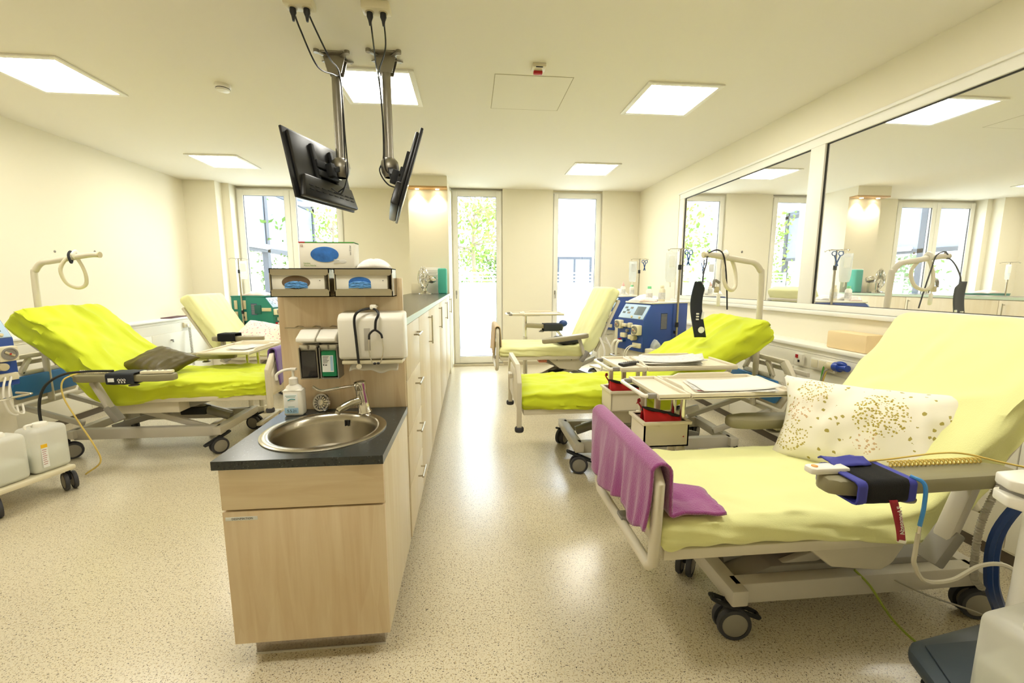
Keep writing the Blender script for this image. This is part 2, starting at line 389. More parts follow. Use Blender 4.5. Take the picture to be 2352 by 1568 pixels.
# base strips and wall ducts
struct(B().bb(2.785, XR, YF, 7.43, 0, .07).build('baseboard_right', M_brownbase))
struct(B().bb(XL, -4.20, YF, 7.26, 0, .07).build('baseboard_left', M_brownbase))
bk = B().bb(.565, 1.43, YB-.012, YB, 0, .06).bb(2.305, 2.77, YB-.012, YB, 0, .06).bb(-2.1, -.92, 7.608, 7.62, 0, .06); struct(bk.build('baseboard_back', mat('beige_base', 'C9BDA0', .6)))
def duct(name, x0, x1, face, ys, sgn):
    d = struct(B().bb(x0, x1, YF, 7.43 if sgn > 0 else 7.27, .07, .76).build(name, M_panel))
    for a, b in zip(ys, ys[1:]):
        B().bb(face-.012*sgn, face, a+.003, b-.003, .085, .755, .003).build('panel', M_panel, d)
    e = 7.43 if sgn > 0 else 7.27
    B().bb(x0, x1, YF, e, .762, .885).build('channel', M_panel, d)
    B().bb(x0, x1, YF, e, .888, .925).build('channel_lip', M_panel, d)
    B().bb(min(x0, face-.015*sgn), max(x1, face-.015*sgn), YF, e, .925, .955, .006).build('ledge', M_white, d)
    return d
duct('trim_3', 2.77, XR, 2.77, [-.6, .6, 1.8, 2.6, 3.35, 4.2, 5.1, 6.0, 7.43], 1)
dl = duct('trim_4', XL, -4.19, -4.19, [-.6, .6, 1.8, 3.0, 4.0, 5.0, 6.0, 6.75, 7.27], -1)
B().cyl((-4.188, 6.35, .66), (-4.155, 6.35, .66), .011).box((-4.15, 6.35, .65), (.008, .022, .04), .003).build('lock_key', M_gmetal, dl)

# ------------------------------------------------------------------ windows
def casement(parent, x0, x1, z0, z1, y, fw, handle=None, hz=1.28):
    f = B(); f.bb(x0, x0+fw, y, y+.07, z0, z1, .005).bb(x1-fw, x1, y, y+.07, z0, z1, .005).bb(x0+fw, x1-fw, y, y+.07, z1-fw, z1, .005).bb(x0+fw, x1-fw, y, y+.07, z0, z0+fw*1.35, .005)
    s = f.build('sash', M_white, parent)
    B().bb(x0+fw, x1-fw, y+.03, y+.042, z0+fw*1.35, z1-fw).build('pane', M_glassw, s)
    g = B(); a, b, c, d = x0+fw, x1-fw, z0+fw*1.35, z1-fw
    for q in ((a, a+.005, c, d), (b-.005, b, c, d), (a, b, c, c+.005), (a, b, d-.005, d)): g.bb(q[0], q[1], y+.012, y+.03, q[2], q[3])
    g.build('gasket', M_gasket, s)
    if handle is not None:
        h = B(); h.box((handle, y-.006, hz), (.026, .012, .07), .004).cyl((handle, y-.006, hz+.012), (handle, y-.045, hz+.012), .008).tube([(handle, y-.045, hz+.015), (handle, y-.05, hz-.03), (handle, y-.046, hz-.1)], .008)
        h.build('handle', M_gmetal, s)
def frame(name, x0, x1, z0, z1, y, t=.03):
    f = B(); f.bb(x0, x0+t, y+.02, y+.1, z0, z1).bb(x1-t, x1, y+.02, y+.1, z0, z1).bb(x0+t, x1-t, y+.02, y+.1, z1-t, z1).bb(x0+t, x1-t, y+.02, y+.1, z0, z0+t*2)
    return struct(f.build(name, M_white))
d1 = frame('door_1', -.30, .565, 0, 2.99, 7.45); casement(d1, -.275, .54, .05, 2.965, 7.44, .083, -.235)
w3 = frame('window_3', 1.43, 2.305, 0, 2.99, 7.49); casement(w3, 1.455, 2.28, .05, 2.965, 7.48, .078, 1.49)
w1 = frame('window_1', -3.80, -2.10, 0, 2.985, 7.64); casement(w1, -3.775, -2.955, .05, 2.96, 7.63, .09, -3.0); casement(w1, -2.95, -2.125, .05, 2.96, 7.63, .09, -2.90)
B().bb(-.31, .58, 7.40, 7.45, 0, .03, .004).build('threshold', mat('pale_threshold', 'D8CDB2', .5), d1)
# glazed band in the right wall
f = B(); FW = .082
f.bb(XR+.005, XR+.09, WY0, WY1, WZ0, WZ0+.052, .004).bb(XR+.005, XR+.09, WY0, WY1, WZ1-FW, WZ1, .004)
f.bb(XR+.005, XR+.09, WY1-.13, WY1, WZ0+.052, WZ1-FW, .004).bb(XR+.005, XR+.09, WY0, WY0+.1, WZ0+.052, WZ1-FW, .004).bb(XR+.005, XR+.09, 3.487, 3.642, WZ0+.052, WZ1-FW, .004)
f.bb(XR-.012, XR+.006, WY0, WY1+.02, WZ1-.012, WZ1+.012, .003)
w4 = struct(f.build('window_4', M_white))
for a, b in ((WY0+.1, 3.487), (3.642, WY1-.13)):
    B().bb(XR+.03, XR+.042, a, b, WZ0+.05, WZ1-FW).build('pane', M_mirror, w4)
    g = B()
    for q in ((a, a+.007, WZ0+.05, WZ1-FW), (b-.007, b, WZ0+.05, WZ1-FW), (a, b, WZ0+.05, WZ0+.056), (a, b, WZ1-FW-.007, WZ1-FW)): g.bb(XR+.022, XR+.0305, q[0], q[1], q[2], q[3])
    g.build('gasket', M_gasket, w4)
struct(B().bb(XR+.2, XR+.24, WY0-.1, WY1+.1, WZ0-.1, WZ1+.1).build('wall_beyond', M_wall))
struct(B().bb(XR-.035, XR+.02, WY0-.05, WY1+.05, WZ0-.035, WZ0, .006).build('trim_5', M_white))

# ------------------------------------------------------------------ ceiling fittings
def ceiling_lamp(x0, x1, y0, y1, label):
    t = thing('ceiling_lamp', label, 'ceiling lamp', ((x0+x1)/2, (y0+y1)/2, H), group='square recessed ceiling lamps')
    w, d = (x1-x0)/2, (y1-y0)/2; e = .04; z0 = -.014
    f = B(); f.bb(-w, -w+e, -d, d, z0, 0, .003).bb(w-e, w, -d, d, z0, 0, .003).bb(-w+e, w-e, -d, -d+e, z0, 0, .003).bb(-w+e, w-e, d-e, d, z0, 0, .003)
    f.build('frame', M_white, t); B().bb(-w+e, w-e, -d+e, d-e, -.009, -.002).build('diffuser', M_lamp, t)
ceiling_lamp(1.407, 2.037, 3.445, 4.085, 'square glowing ceiling lamp on the right, nearer the access hatch')
ceiling_lamp(1.39, 2.02, 5.735, 6.365, 'square glowing ceiling lamp far right, by the tall window')
ceiling_lamp(-3.46, -2.83, 3.48, 4.12, 'square glowing ceiling lamp near left, cut by the picture edge')
ceiling_lamp(-3.46, -2.84, 5.82, 6.45, 'square glowing ceiling lamp far left, before the left window')
ceiling_lamp(-1.02, -.394, 3.44, 4.09, 'square glowing ceiling lamp behind the two screen poles')
for x, lab in ((1.40, 'right'), (-1.02, 'middle'), (-3.46, 'left')):
    ceiling_lamp(x, x+.63, 1.1, 1.73, 'square ceiling lamp above the foreground, %s of its row' % lab)
t = thing('access_hatch', 'flush painted access hatch in the ceiling with thin dark joint', 'hatch', (.51, 3.77, H))
B().bb(-.298, .298, -.317, .317, -.002, 0).build('hatch_panel', M_ceil, t)
g = B(); 
for q in ((-.304, -.299, -.323, .323), (.299, .304, -.323, .323), (-.299, .299, -.323, -.318), (-.299, .299, .318, .323)): g.bb(q[0], q[1], q[2], q[3], -.0015, 0)
g.build('joint', mat('joint_shadow', 'B9B093', .8), t)
t = thing('smoke_detector', 'round white smoke detector on the ceiling at left', 'smoke detector', (-1.935, 3.84, H))
B().lathe([(.0, 0), (.058, 0), (.058, -.018), (.05, -.022)], n=28).build('base', M_whitep, t)
B().lathe([(.05, -.022), (.049, -.03), (.044, -.046), (.02, -.05), (0, -.05)], n=28).build('dome', M_whitep, t)
B().lathe([(.0496, -.0285), (.0505, -.031), (.0496, -.0335)], n=28).build('slot', M_black, t)
t = thing('warning_light', 'small square warning beacon with dark red lens on the ceiling', 'warning light', (.515, 3.30, H))
B().box((0, 0, -.012), (.1, .1, .024), .006).build('housing', M_cream, t)
B().box((0, .03, -.032), (.066, .03, .024), .006).build('lens', M_redd, t)
B().box((0, -.045, -.027), (.05, .006, .006), .001).build('clip', M_black, t)

# screens hanging from ceiling poles
def ceiling_socket(x, y, label):
    t = thing('ceiling_socket', label, 'socket', (x, y, H), group='ceiling sockets')
    B().box((0, 0, -.022), (.155, .085, .044), .008).build('case', M_cream, t)
    for dx in (-.037, .037):
        B().cyl((dx, .0, -.048), (dx, 0, -.043), .024, n=20).build('outlet', M_creamd, t)
    return t
ceiling_socket(-.92, 2.70, 'cream double socket on the ceiling above the left screen, cut by the picture top')
ceiling_socket(-.505, 2.70, 'cream double socket on the ceiling above the right screen pole')
def screen(px, py, rz, tilt, label, ldir, w=.64, h=.44):
    t = thing('ceiling_screen', label, 'television', (px, py, H), group='screens on ceiling poles')
    # ceiling plate: folded steel with two ears
    p = B(); p.box((0, 0, -.005), (.15, .15, .01), .003)
    p.prism([(-.075, -.03, -.01), (.075, -.03, -.01), (.045, -.03, -.12), (-.045, -.03, -.12)], (0, .006, 0)).prism([(-.075, .03, -.01), (.075, .03, -.01), (.045, .03, -.12), (-.045, .03, -.12)], (0, .006, 0))
    for sx in (-1, 1):
        p.bar((sx*.05, -.03, -.02), (sx*.1, -.075, -.008), .03, .008, .002); p.cyl((sx*.1, -.075, -.02), (sx*.1, -.075, 0), .018, n=12)
        p.bar((sx*.05, .03, -.02), (sx*.1, .075, -.008), .03, .008, .002)
    p.build('ceiling_plate', M_gmetal, t)
    B().cyl((0, 0, -.70), (0, 0, -.06), .03, n=24).build('pole', M_gmetal, t)
    B().lathe([(.0, -.81), (.04, -.81), (.058, -.78), (.066, -.74), (.058, -.70), (.04, -.68), (.03, -.68)], n=28).build('ball_joint', M_gmetal, t)
    B().lathe([(0, -.81), (.036, -.81), (.04, -.80)], n=24).build('ring', M_black, t)
    # screen frame of reference: x along width, -y towards the viewer side, z up
    cx, cy, cz = ldir
    rot = Matrix.Rotation(rz, 4, 'Z') @ Matrix.Rotation(tilt, 4, 'X')
    def place(b):
        bmesh.ops.transform(b.bm, matrix=Matrix.Translation((cx, cy, cz)) @ rot, verts=b.bm.verts[:]); return b
    body = B(); body.box((0, 0, 0), (w, .018, h), .005)
    cover = place(body).build('screen_case', M_black, t)
    bk = B()
    bk.prism([(-w/2+.03, .008, -h/2+.02), (w/2-.03, .008, -h/2+.02), (w/2-.03, .008, h/2-.02), (-w/2+.03, .008, h/2-.02)], (0, .022, 0), .01)
    bk.prism([(-w/2+.02, .01, -h/2+.005), (w/2-.02, .01, -h/2+.005), (w/2-.06, .01, -h/2+.15), (-w/2+.06, .01, -h/2+.15)], (0, .05, 0), .012)
    place(bk).build('back_cover', mat('screen_back', '1C1B19', .33), t)
    place(B().box((0, -.0095, .008), (w-.03, .002, h-.045))).build('display', M_screen, t)
    vs = B()
    for q in range(8): vs.box((-.23+q*.065, .062, -h/2+.08), (.04, .004, .006), .001); vs.box((-.23+q*.065, .062, -h/2+.055), (.04, .004, .006), .001)
    place(vs).build('vent', M_blackm, t)
    br = B()
    for sx in (-.1, .1): br.box((sx, .042, .02), (.03, .022, .28), .004)
    br.box((0, .055, .03), (.22, .02, .05), .004).box((0, .055, -.03), (.22, .02, .04), .004).box((0, .085, 0), (.05, .05, .09), .008)
    place(br).build('wall_bracket', M_blackm, t)
    place(B().box((-.17, .0315, .0), (.05, .001, .022))).build('sticker', M_label, t)
    hub = (Matrix.Translation((cx, cy, cz)) @ rot) @ Vector((0, .1, 0))
    B().bar((0, 0, -.745), hub, .035, .035, .004).build('arm', M_blackm, t)
    return t, rot, Vector((cx, cy, cz))
# left screen faces the left beds, right screen faces the right beds
t1, r1, c1 = screen(-.91, 3.30, R(-107.6), R(11), 'black flat screen on the left ceiling pole, its back to the viewer', (-1.02+.91, 3.2-3.30, 2.21-H))
t2, r2, c2 = screen(-.56, 3.26, R(101), R(17.5), 'black flat screen on the right ceiling pole, seen almost edge on', (-.41+.56, 3.05-3.26, 2.135-H), .78, .475)
def cord(name, label, pts, r, m, cat='cable', sm=8, group=None, n=6):
    return tag(B().tube(pts, r, n, sm).build(name, m), label, cat, group)
for k, (x, pts) in enumerate((
    (-.957, [(-.957, 2.70, 2.965), (-.95, 2.78, 2.90), (-.93, 2.98, 2.80), (-.90, 3.22, 2.86), (-.875, 3.28, 2.84), (-.872, 3.28, 2.55), (-.87, 3.27, 2.33), (-.85, 3.2, 2.15), (-.9, 3.17, 2.08)]),
    (-.883, [(-.883, 2.70, 2.965), (-.875, 2.82, 2.92), (-.86, 3.0, 2.86), (-.865, 3.23, 2.86), (-.862, 3.27, 2.5), (-.85, 3.25, 2.3), (-.84, 3.2, 2.2), (-.87, 3.14, 2.07), (-.93, 3.12, 2.1)]))):
    cord('power_cable', ('outer' if k == 0 else 'inner') + ' black cable from the left ceiling socket down to the left screen', pts, .005, M_black, group='screen cables')
for k, pts in enumerate((
    [(-.542, 2.70, 2.965), (-.55, 2.8, 2.88), (-.58, 3.02, 2.84), (-.605, 3.2, 2.86), (-.6, 3.27, 2.7), (-.6, 3.26, 2.36), (-.62, 3.2, 2.24), (-.56, 3.15, 2.14), (-.47, 3.1, 2.1)],
    [(-.468, 2.70, 2.965), (-.49, 2.86, 2.87), (-.57, 3.05, 2.82), (-.60, 3.22, 2.82), (-.585, 3.22, 2.5), (-.58, 3.19, 2.26), (-.52, 3.15, 2.2), (-.46, 3.1, 2.16)])):
    cord('power_cable', ('outer' if k == 0 else 'inner') + ' black cable from the right ceiling socket down to the right screen', pts, .005, M_black, group='screen cables')
for x, y in ((-.957, 2.70), (-.883, 2.70), (-.542, 2.70), (-.468, 2.70)):
    q = B().lathe([(.0, 0), (.017, 0), (.018, -.02), (.01, -.04), (.006, -.065), (0, -.065)], n=14).build('power_plug', M_black); q.location = (x, y, H-.048)
    tag(q, 'black plug in the %s outlet of the %s ceiling socket' % ('left' if x in (-.957, -.542) else 'right', 'left' if x < -.7 else 'right'), 'plug', 'ceiling plugs')

# ------------------------------------------------------------------ sink unit
CX0, CX1, CY0, CY1, CZ = -.926, -.328, 1.534, 2.154, .837
t = thing('sink_cabinet', 'maple sink cabinet with a door and blind drawer front, nearest the viewer', 'cabinet', ((CX0+CX1)/2, 1.85, 0))
ox, oy = -(CX0+CX1)/2, -1.85
b = B(); b.bb(CX0+.03+ox, CX1-.022+ox, 1.574+oy, CY1+oy, .095, .135).bb(CX0+.012+ox, CX0+.03+ox, 1.574+oy, CY1+oy, .095, .803).bb(CX0+.03+ox, CX1-.022+ox, CY1-.02+oy, CY1+oy, .135, .803)
b.build('carcass', M_maple, t)
B().bb(CX1-.022+ox, CX1-.004+ox, 1.570+oy, CY1-.001+oy, .10, .802, .002).build('side_panel', M_maple_l, t)
B().bb(CX0+.012+ox, CX1-.005+ox, 1.552+oy, 1.572+oy, .641, .801, .002).build('drawer_front', M_maple_h, t)
dr = B().bb(CX0+.012+ox, CX1-.005+ox, 1.552+oy, 1.572+oy, .093, .634, .002).build('door', M_maple, t)
lb = B().box((-.848+ox, 1.5515+oy, .607), (.112, .0012, .014), .0005).build('label_strip', M_label, dr)
tx = text('lettering', 'DESINFEKTION', .011, M_dark, lb, (-.845+ox, 1.5503+oy, .607), (PI/2, 0, 0), .0002)
b = B().bb(-.865+ox, -.366+ox, 1.602+oy, CY1+oy, 0.0, .095).build('plinth', mat('plinth_metal', 'A59C94', .12, .85), t)
B().bb(-.867+ox, -.364+ox, 1.599+oy, 1.602+oy, 0, .008).build('plinth_seal', mat('seal_pale', 'C9C4B4', .5), b)
# worktop with round cut-out
SX, SY, SR = -.628, 1.838, .246
bm = B(); n = 48
def ringpts(r, z): return [(SX+r*math.cos(2*PI*k/n), SY+r*math.sin(2*PI*k/n), z) for k in range(n)]
def sq(k, z):
    a = 2*PI*k/n; c, s_ = math.cos(a), math.sin(a); x0, x1, y0, y1 = CX0, CX1, CY0, CY1-.002
    tx_ = ((x1-SX)/c if c > 1e-9 else (x0-SX)/c if c < -1e-9 else 1e9); ty_ = ((y1-SY)/s_ if s_ > 1e-9 else (y0-SY)/s_ if s_ < -1e-9 else 1e9)
    q = min(tx_, ty_); return (SX+c*q, SY+s_*q, z)
def ringquads(b, A, Bq):
    va = [b.bm.verts.new(p) for p in A]; vb = [b.bm.verts.new(p) for p in Bq]
    for k in range(len(A)): b.bm.faces.new((va[k], vb[k], vb[(k+1) % len(A)], va[(k+1) % len(A)]))
inn = ringpts(.232, CZ); inb = ringpts(.232, CZ-.031)
angs = sorted([2*PI*k/n for k in range(n)] + [math.atan2(y-SY, x-SX) % (2*PI) for x in (CX0, CX1) for y in (CY0, CY1-.002)])
def P_in(a, z): return (SX+.232*math.cos(a), SY+.232*math.sin(a), z)
def P_out(a, z):
    c, s_ = math.cos(a), math.sin(a); q = 1e9
    if abs(c) > 1e-9: q = min(q, ((CX1 if c > 0 else CX0)-SX)/c)
    if abs(s_) > 1e-9: q = min(q, ((CY1-.002 if s_ > 0 else CY0)-SY)/s_)
    return (SX+c*q, SY+s_*q, z)
zt, zb = CZ, CZ-.033
ringquads(bm, [P_out(a, zt) for a in angs], [P_in(a, zt) for a in angs]); ringquads(bm, [P_in(a, zb) for a in angs], [P_out(a, zb) for a in angs])
ringquads(bm, [P_out(a, zb) for a in angs], [P_out(a, zt) for a in angs]); ringquads(bm, [P_in(a, zt) for a in angs], [P_in(a, zb) for a in angs])
bmesh.ops.remove_doubles(bm.bm, verts=bm.bm.verts[:], dist=1e-5); bm.recalc = True
tag(bm.build('worktop', M_counter), 'dark speckled stone worktop of the sink unit', 'worktop')
t = thing('wash_basin', 'round brushed steel wash basin set in the dark worktop', 'sink', (SX, SY, CZ))
b = B().lathe([(.252, .0005), (.252, .004), (.245, .008), (.225, .008), (.216, .005), (.213, .002), (.206, -.005), (.200, -.03), (.196, -.09), (.185, -.13), (.15, -.152), (.05, -.158), (.03, -.16), (0, -.16)], n=64)
b.build('bowl', M_steel, t)
B().lathe([(0, -.157), (.026, -.157), (.032, -.1545), (.036, -.157)], n=24).build('drain', M_chrome, t)
g = B()
for q in (-.033, -.019, .019, .033): g.box((.06+q, .1895, -.035), (.007, .006, .03), .002)
g.build('overflow_slot', M_black, t)
# faucet
t = thing('mixer_tap', 'chrome mixer tap with a long elbow lever behind the basin', 'tap', (-.515, 2.055, CZ+.0085))
lean = V(-.10, -.06, 1).normalized()
B().lathe([(0, 0), (.033, 0), (.033, .005), (.029, .010), (.027, .06), (.025, .115), (0, .115)], (0, 0, 0), 28, lean).build('body', M_chrome, t)
B().tube([(0, 0, .062), (-.045, -.035, .058), (-.085, -.065, .043), (-.10, -.077, .030)], .017, 14, 4, rad=lambda f: .021-.006*f).build('spout', M_chrome, t)
B().cyl((-.10, -.077, .031), (-.104, -.08, .018), .0125, n=14).build('aerator', M_steel, t)
B().lathe([(0, .116), (.0265, .116), (.028, .14), (.0275, .152), (.02, .158), (0, .159)], (0, 0, 0), 28, lean).build('cap', M_chrome, t)
B().tube([(-.014, -.012, .138), (-.06, -.035, .137), (-.135, -.07, .132), (-.165, -.083, .131), (-.185, -.092, .142), (-.20, -.098, .156)], .009, 10, 3, flat=.6).build('lever', M_chrome, t)
t = thing('sink_strainer', 'round chrome basket strainer leaning against the maple panel', 'strainer', (-.735, 2.115, CZ))
ax = V(-.25, -.93, .28).normalized()
B().lathe([(.045, -.006), (.047, 0), (.043, .006), (.034, .004), (.03, .009), (.0, .01)], (0, 0, .045), 28, ax).build('rim', M_chrome, t)
b = B(); qx = ax.to_track_quat('Z', 'Y').to_matrix()
for k in range(14):
    a = 2*PI*k/14; b.box(V(0, 0, .045)+qx @ V(.024*math.cos(a), .024*math.sin(a), .009), (.02, .003, .002), 0, (qx @ Matrix.Rotation(a, 3, 'Z')).to_4x4())
b.build('slot', M_black, t)
B().cyl(V(0, 0, .045)-ax*.03, V(0, 0, .045)-ax*.004, .02, .028).build('stopper', M_blackm, t)
# pump bottle
t = thing('pump_bottle', 'white disinfectant pump bottle with blue label on the worktop', 'bottle', (-.843, 2.075, CZ))
B().box((0, 0, .065), (.088, .058, .13), .012, None, 3).build('body', M_whitep, t)
B().prism([(-.044, -.029, .122), (.044, -.029, .122), (.044, .029, .122), (-.044, .029, .122)], (0, 0, .001)).lathe([(.04, .124), (.034, .14), (.018, .152), (.017, .158)], n=20, scale=(1, .75)).build('shoulder', M_whitep, t)
pc = B().lathe([(.0, .15), (.02, .15), (.02, .178), (.012, .184), (.006, .186), (.006, .215), (0, .215)], n=20).build('pump_collar', M_whitep, t)
B().tube([(.008, 0, .222), (-.03, -.02, .222), (-.058, -.035, .205), (-.06, -.036, .178)], .0065, 8, 4).box((0, 0, .222), (.034, .024, .012), .004).build('pump_spout', M_whitep, pc)
lb = B().box((-.006, -.0295, .062), (.062, .0012, .096), .0004).build('label', M_label, t)
B().box((-.006, -.0303, .028), (.062, .0008, .026)).build('label_band', M_labelblue, lb)
text('date_writing', '5.5.21', .018, M_black, lb, (-.004, -.031, .026), (PI/2, 0, 0), .0002)
b = B(); b.tube([(-.02, -.0306, .077), (-.005, -.0306, .084), (.014, -.0306, .082)], .0022, 6, 3)
for k in range(4): b.box((-.006, -.0303, .100-.006*k if k < 2 else .062-.008*k), (.05-.01*k, .0006, .0018))
b.build('label_print', mat('teal_print', '4A9AA0', .6), lb)

# maple back panel that closes the end of the high cabinets
PY = CY1
tag(B().bb(-.922, -.333, PY, PY+.02, CZ, 1.487, .0015).build('end_panel', M_maple), 'maple end panel above the sink worktop', 'panel')
# stainless glove-box racks
def glove_rack(x0, lab, gm, w=.262):
    t = thing('glove_rack', 'stainless steel glove-box rack at the %s on the maple panel' % lab, 'rack', (x0, PY, 1.40), group='glove racks')
    y0 = -.105
    b = B(); b.bb(0, w, -.008, -.002, 0, .13).bb(0, w, y0, -.002, 0, .004).bb(0, w, y0, -.002, .126, .130)
    b.bb(0, .004, y0, -.002, 0, .13).bb(w-.004, w, y0, -.002, 0, .13)
    b.build('shell', M_steel, t)
    for z0, z1, nm in ((.0, .036, 'lower_lip'), (.098, .13, 'upper_lip')):
        p = [(.0, y0, z0), (w, y0, z0), (w, y0, z1), (.0, y0, z1)]
        if nm == 'lower_lip': p = [(0, y0, z0), (w, y0, z0), (w, y0, z1-.012), (w-.012, y0, z1), (.012, y0, z1), (0, y0, z1-.012)]
        else: p = [(.012, y0, z0), (w-.012, y0, z0), (w, y0, z0+.012), (w, y0, z1), (0, y0, z1), (0, y0, z0+.012)]
        B().prism(p, (0, .003, 0)).build(nm, M_steel, t)
    # the box of gloves inside, a thing of its own
    g = thing('glove_box', 'white carton of blue gloves in the %s steel rack' % lab, 'glove box', (x0+.006, PY, 1.4045), group='cartons of gloves')
    ww = w-.03
    B().bb(0, ww, -.098, -.012, 0, .118, .002).build('carton', M_box, g)
    B().cyl((ww*.46, -.0992, .062), (ww*.46, -.0975, .062), .062 if gm else .05, n=36).build('opening', M_carton_in if gm else M_glove, g)
    for o in g.children:
        if o.name.startswith('opening'):
            for v in o.data.vertices: v.co.z = .062+(v.co.z-.062)*.50
    gl = B(); gl.grid(lambda u, v: (ww*.46-.05+.1*u, -.104+.012*abs(u-.5)+.004*fold(u*7, v*7), .036+.032*v*(1-1.6*(u-.5)**2)+.006*fold(u*9, 2.)), 16, 8)
    solid(gl.build('glove', M_glovel, g), .004)
    B().box((ww-.02, -.0985, .07), (.004, .001, .003)).build('dot', M_black, g)
glove_rack(-.905, 'left', True); glove_rack(-.622, 'right', False)
g = thing('glove_box', 'white carton of blue gloves standing on top of the steel racks', 'glove box', (-.77, PY-.1, 1.5305), group='cartons of gloves')
B().bb(0, .242, 0, .09, 0, .118, .002).build('carton', M_box, g)
b = B().bb(0, .242, -.0008, .09, .1135, .1185).build('stripe', mat('green_stripe', '4E9E44', .6), g)
B().bb(0, .028, -.0012, .0, .1135, .119).build('stripe', mat('red_stripe', 'C03028', .6), g)
b = B(); b.lathe([(0, 0), (.058, 0), (.062, .003), (.055, .004), (0, .004)], (.112, 0.001, .062), 36, (0, -1, 0)); 
o = b.build('opening', M_glove, g)
for v in o.data.vertices: v.co.z = .062+(v.co.z-.062)*.56
text('brand_mark', 'S2', .014, mat('red_print', 'A0522D', .6), g, (.013, -.0012, .1), (PI/2, 0, 0), .0002)
text('product_print', 'Sentina', .010, mat('green_print', '8DA85E', .6), g, (.032, -.0012, .022), (PI/2, 0, 0), .0002); text('product_print', 'Azure Nitrile', .010, MATS['green_print'], g, (.045, -.0012, .012), (PI/2, 0, 0), .0002)
b = B(); b.sphere((.19, -.0006, .03), .018, (1, .05, .5))
for k in range(4): b.tube([(.175, -.001, .026+.004*k), (.15, -.001, .022+.006*k)], .0022, 6)
b.build('hand_picture', mat('pale_print', 'DAD8D0', .7), g)
text('side_print', 'con 2 Liter', .010, M_dark, g, (.226, -.0012, .082), (PI/2, -PI/2, 0), .0002)
# wipes bag on the racks
b = B(); b.grid(lambda u, v: (-.52+.145*u, PY-.10+.085*v, 1.531+.042*(max(0., math.sin(PI*u)*math.sin(PI*v))**.45)*(1+.35*fold(u*4, v*4, 3.))), 28, 18)
tag(solid(b.build('cotton_swab_bag', M_cotton), .002, 1), 'white bag of cotton pads lying on the right glove rack', 'bag')
# rail with two dispensers
t = thing('wire_rail', 'thin steel wire rail above the soap dispensers', 'rail', (-.76, PY, 1.25))
b = B(); b.cyl((-.125, -.03, 0), (.12, -.03, 0), .003, n=8)
for x in (-.05, .03, .11): b.tube([(x, -.001, .002), (x-.02, -.012, .006), (x-.03, -.03, 0)], .003, 8, 4)
b.build('rail', M_steel, t)
def dispenser(x0, lab, full):
    t = thing('soap_dispenser', lab, 'soap dispenser', (x0, PY, 1.01), group='soap dispensers'); w = .084
    B().bb(0, w, -.012, -.001, 0, .22, .003).build('back_plate', M_gmetal, t)
    hd = B().prism([(0, -.012, .234), (0, -.05, .234), (0, -.118, .200), (0, -.120, .184), (0, -.06, .168), (0, -.012, .165)], (w, 0, 0), .004).build('lever_head', M_whitep, t)
    B().prism([(.004, -.04, .165), (.004, -.1, .165), (.004, -.07, .13), (.004, -.04, .13)], (w-.008, 0, 0), .004).build('neck', M_whitep, t)
    s = B()
    for x in (0, w-.005): s.prism([(x, -.012, .0), (x, -.085, .0), (x, -.095, .15), (x, -.012, .165)], (.005, 0, 0))
    s.bb(.005, w-.005, -.085, -.012, 0, .006); s.build('housing', M_gmetal if not full else M_bedg, t)
    if full:
        bt = B().bb(.008, w-.008, -.092, -.02, .012, .136, .006).build('bottle', M_green, t)
        l = B().bb(.012, w-.02, -.0935, -.0918, .035, .115).build('label', M_label, bt)
        pr = B()
        for k in range(6): pr.bb(.016, .044-.004*(k % 3), -.0942, -.0934, .108-.006*k, .110-.006*k)
        pr.bb(.016, .022, -.0942, -.0934, .066, .073).bb(.026, .034, -.0942, -.0934, .066, .071)
        pr.build('print', M_dark, l); B().bb(.050, w-.022, -.0941, -.0934, .04, .112).build('blue_band', M_labelblue, l)
    else:
        B().bb(.008, w-.008, -.09, -.02, .01, .136, .004).build('empty_holder', M_smoke, t)
    B().tube([(w*.55, -.1, .165), (w*.55, -.098, .145)], .004, 8).build('nozzle', M_gmetal, t)
dispenser(-.806, 'wall dispenser with an empty dark holder, left of the green one', False)
dispenser(-.714, 'wall dispenser with a green soap bottle', True)
# paper towel dispenser
t = thing('towel_dispenser', 'cream paper towel dispenser on the maple panel', 'towel dispenser', (-.465, PY, 1.09))
w2 = .151
B().prism([(-w2, -.001, .24), (-w2, -.10, .232), (-w2, -.125, .21), (-w2, -.125, .02), (-w2, -.001, .0)], (2*w2, 0, 0), .012).build('case', M_whitep, t)
B().bb(-.03, -.002, -.1265, -.1245, .06, .165, .004).build('sight_window', mat('window_grey', 'B9B4A6', .3), t)
B().bb(-w2+.012, w2-.012, -.118, -.01, -.006, .012, .004).build('mouth', M_cream, t)
pp = B(); pp.grid(lambda u, v: (-.112+.226*u, -.10+.06*v+.0, -.042+.045*v+.008*math.sin(u*7)*(1-v)+.004*math.sin(u*17)), 24, 6)
tag(solid(at(pp.build('paper_towel', M_paper), (-.465, PY, 1.09)), .003), 'white folded paper towel hanging out of the dispenser', 'paper towel')
t = thing('stethoscope', 'black stethoscope hung over the paper towel dispenser', 'stethoscope', (-.465, PY-.13, 1.33))
B().tube([(-.055, -.016, -.235), (-.062, -.014, -.12), (-.066, -.012, -.03), (-.045, -.004, .005), (0, .03, .015), (.03, .01, .008), (.042, -.008, -.01), (.03, -.014, -.04), (.026, -.015, -.08)], .006, 10, 8).build('tubing', M_black, t)
B().tube([(-.004, -.015, -.125), (.0, -.015, -.1), (.024, -.015, -.082), (.05, -.015, -.1), (.056, -.015, -.12)], .005, 8, 6).build('yoke', M_black, t)
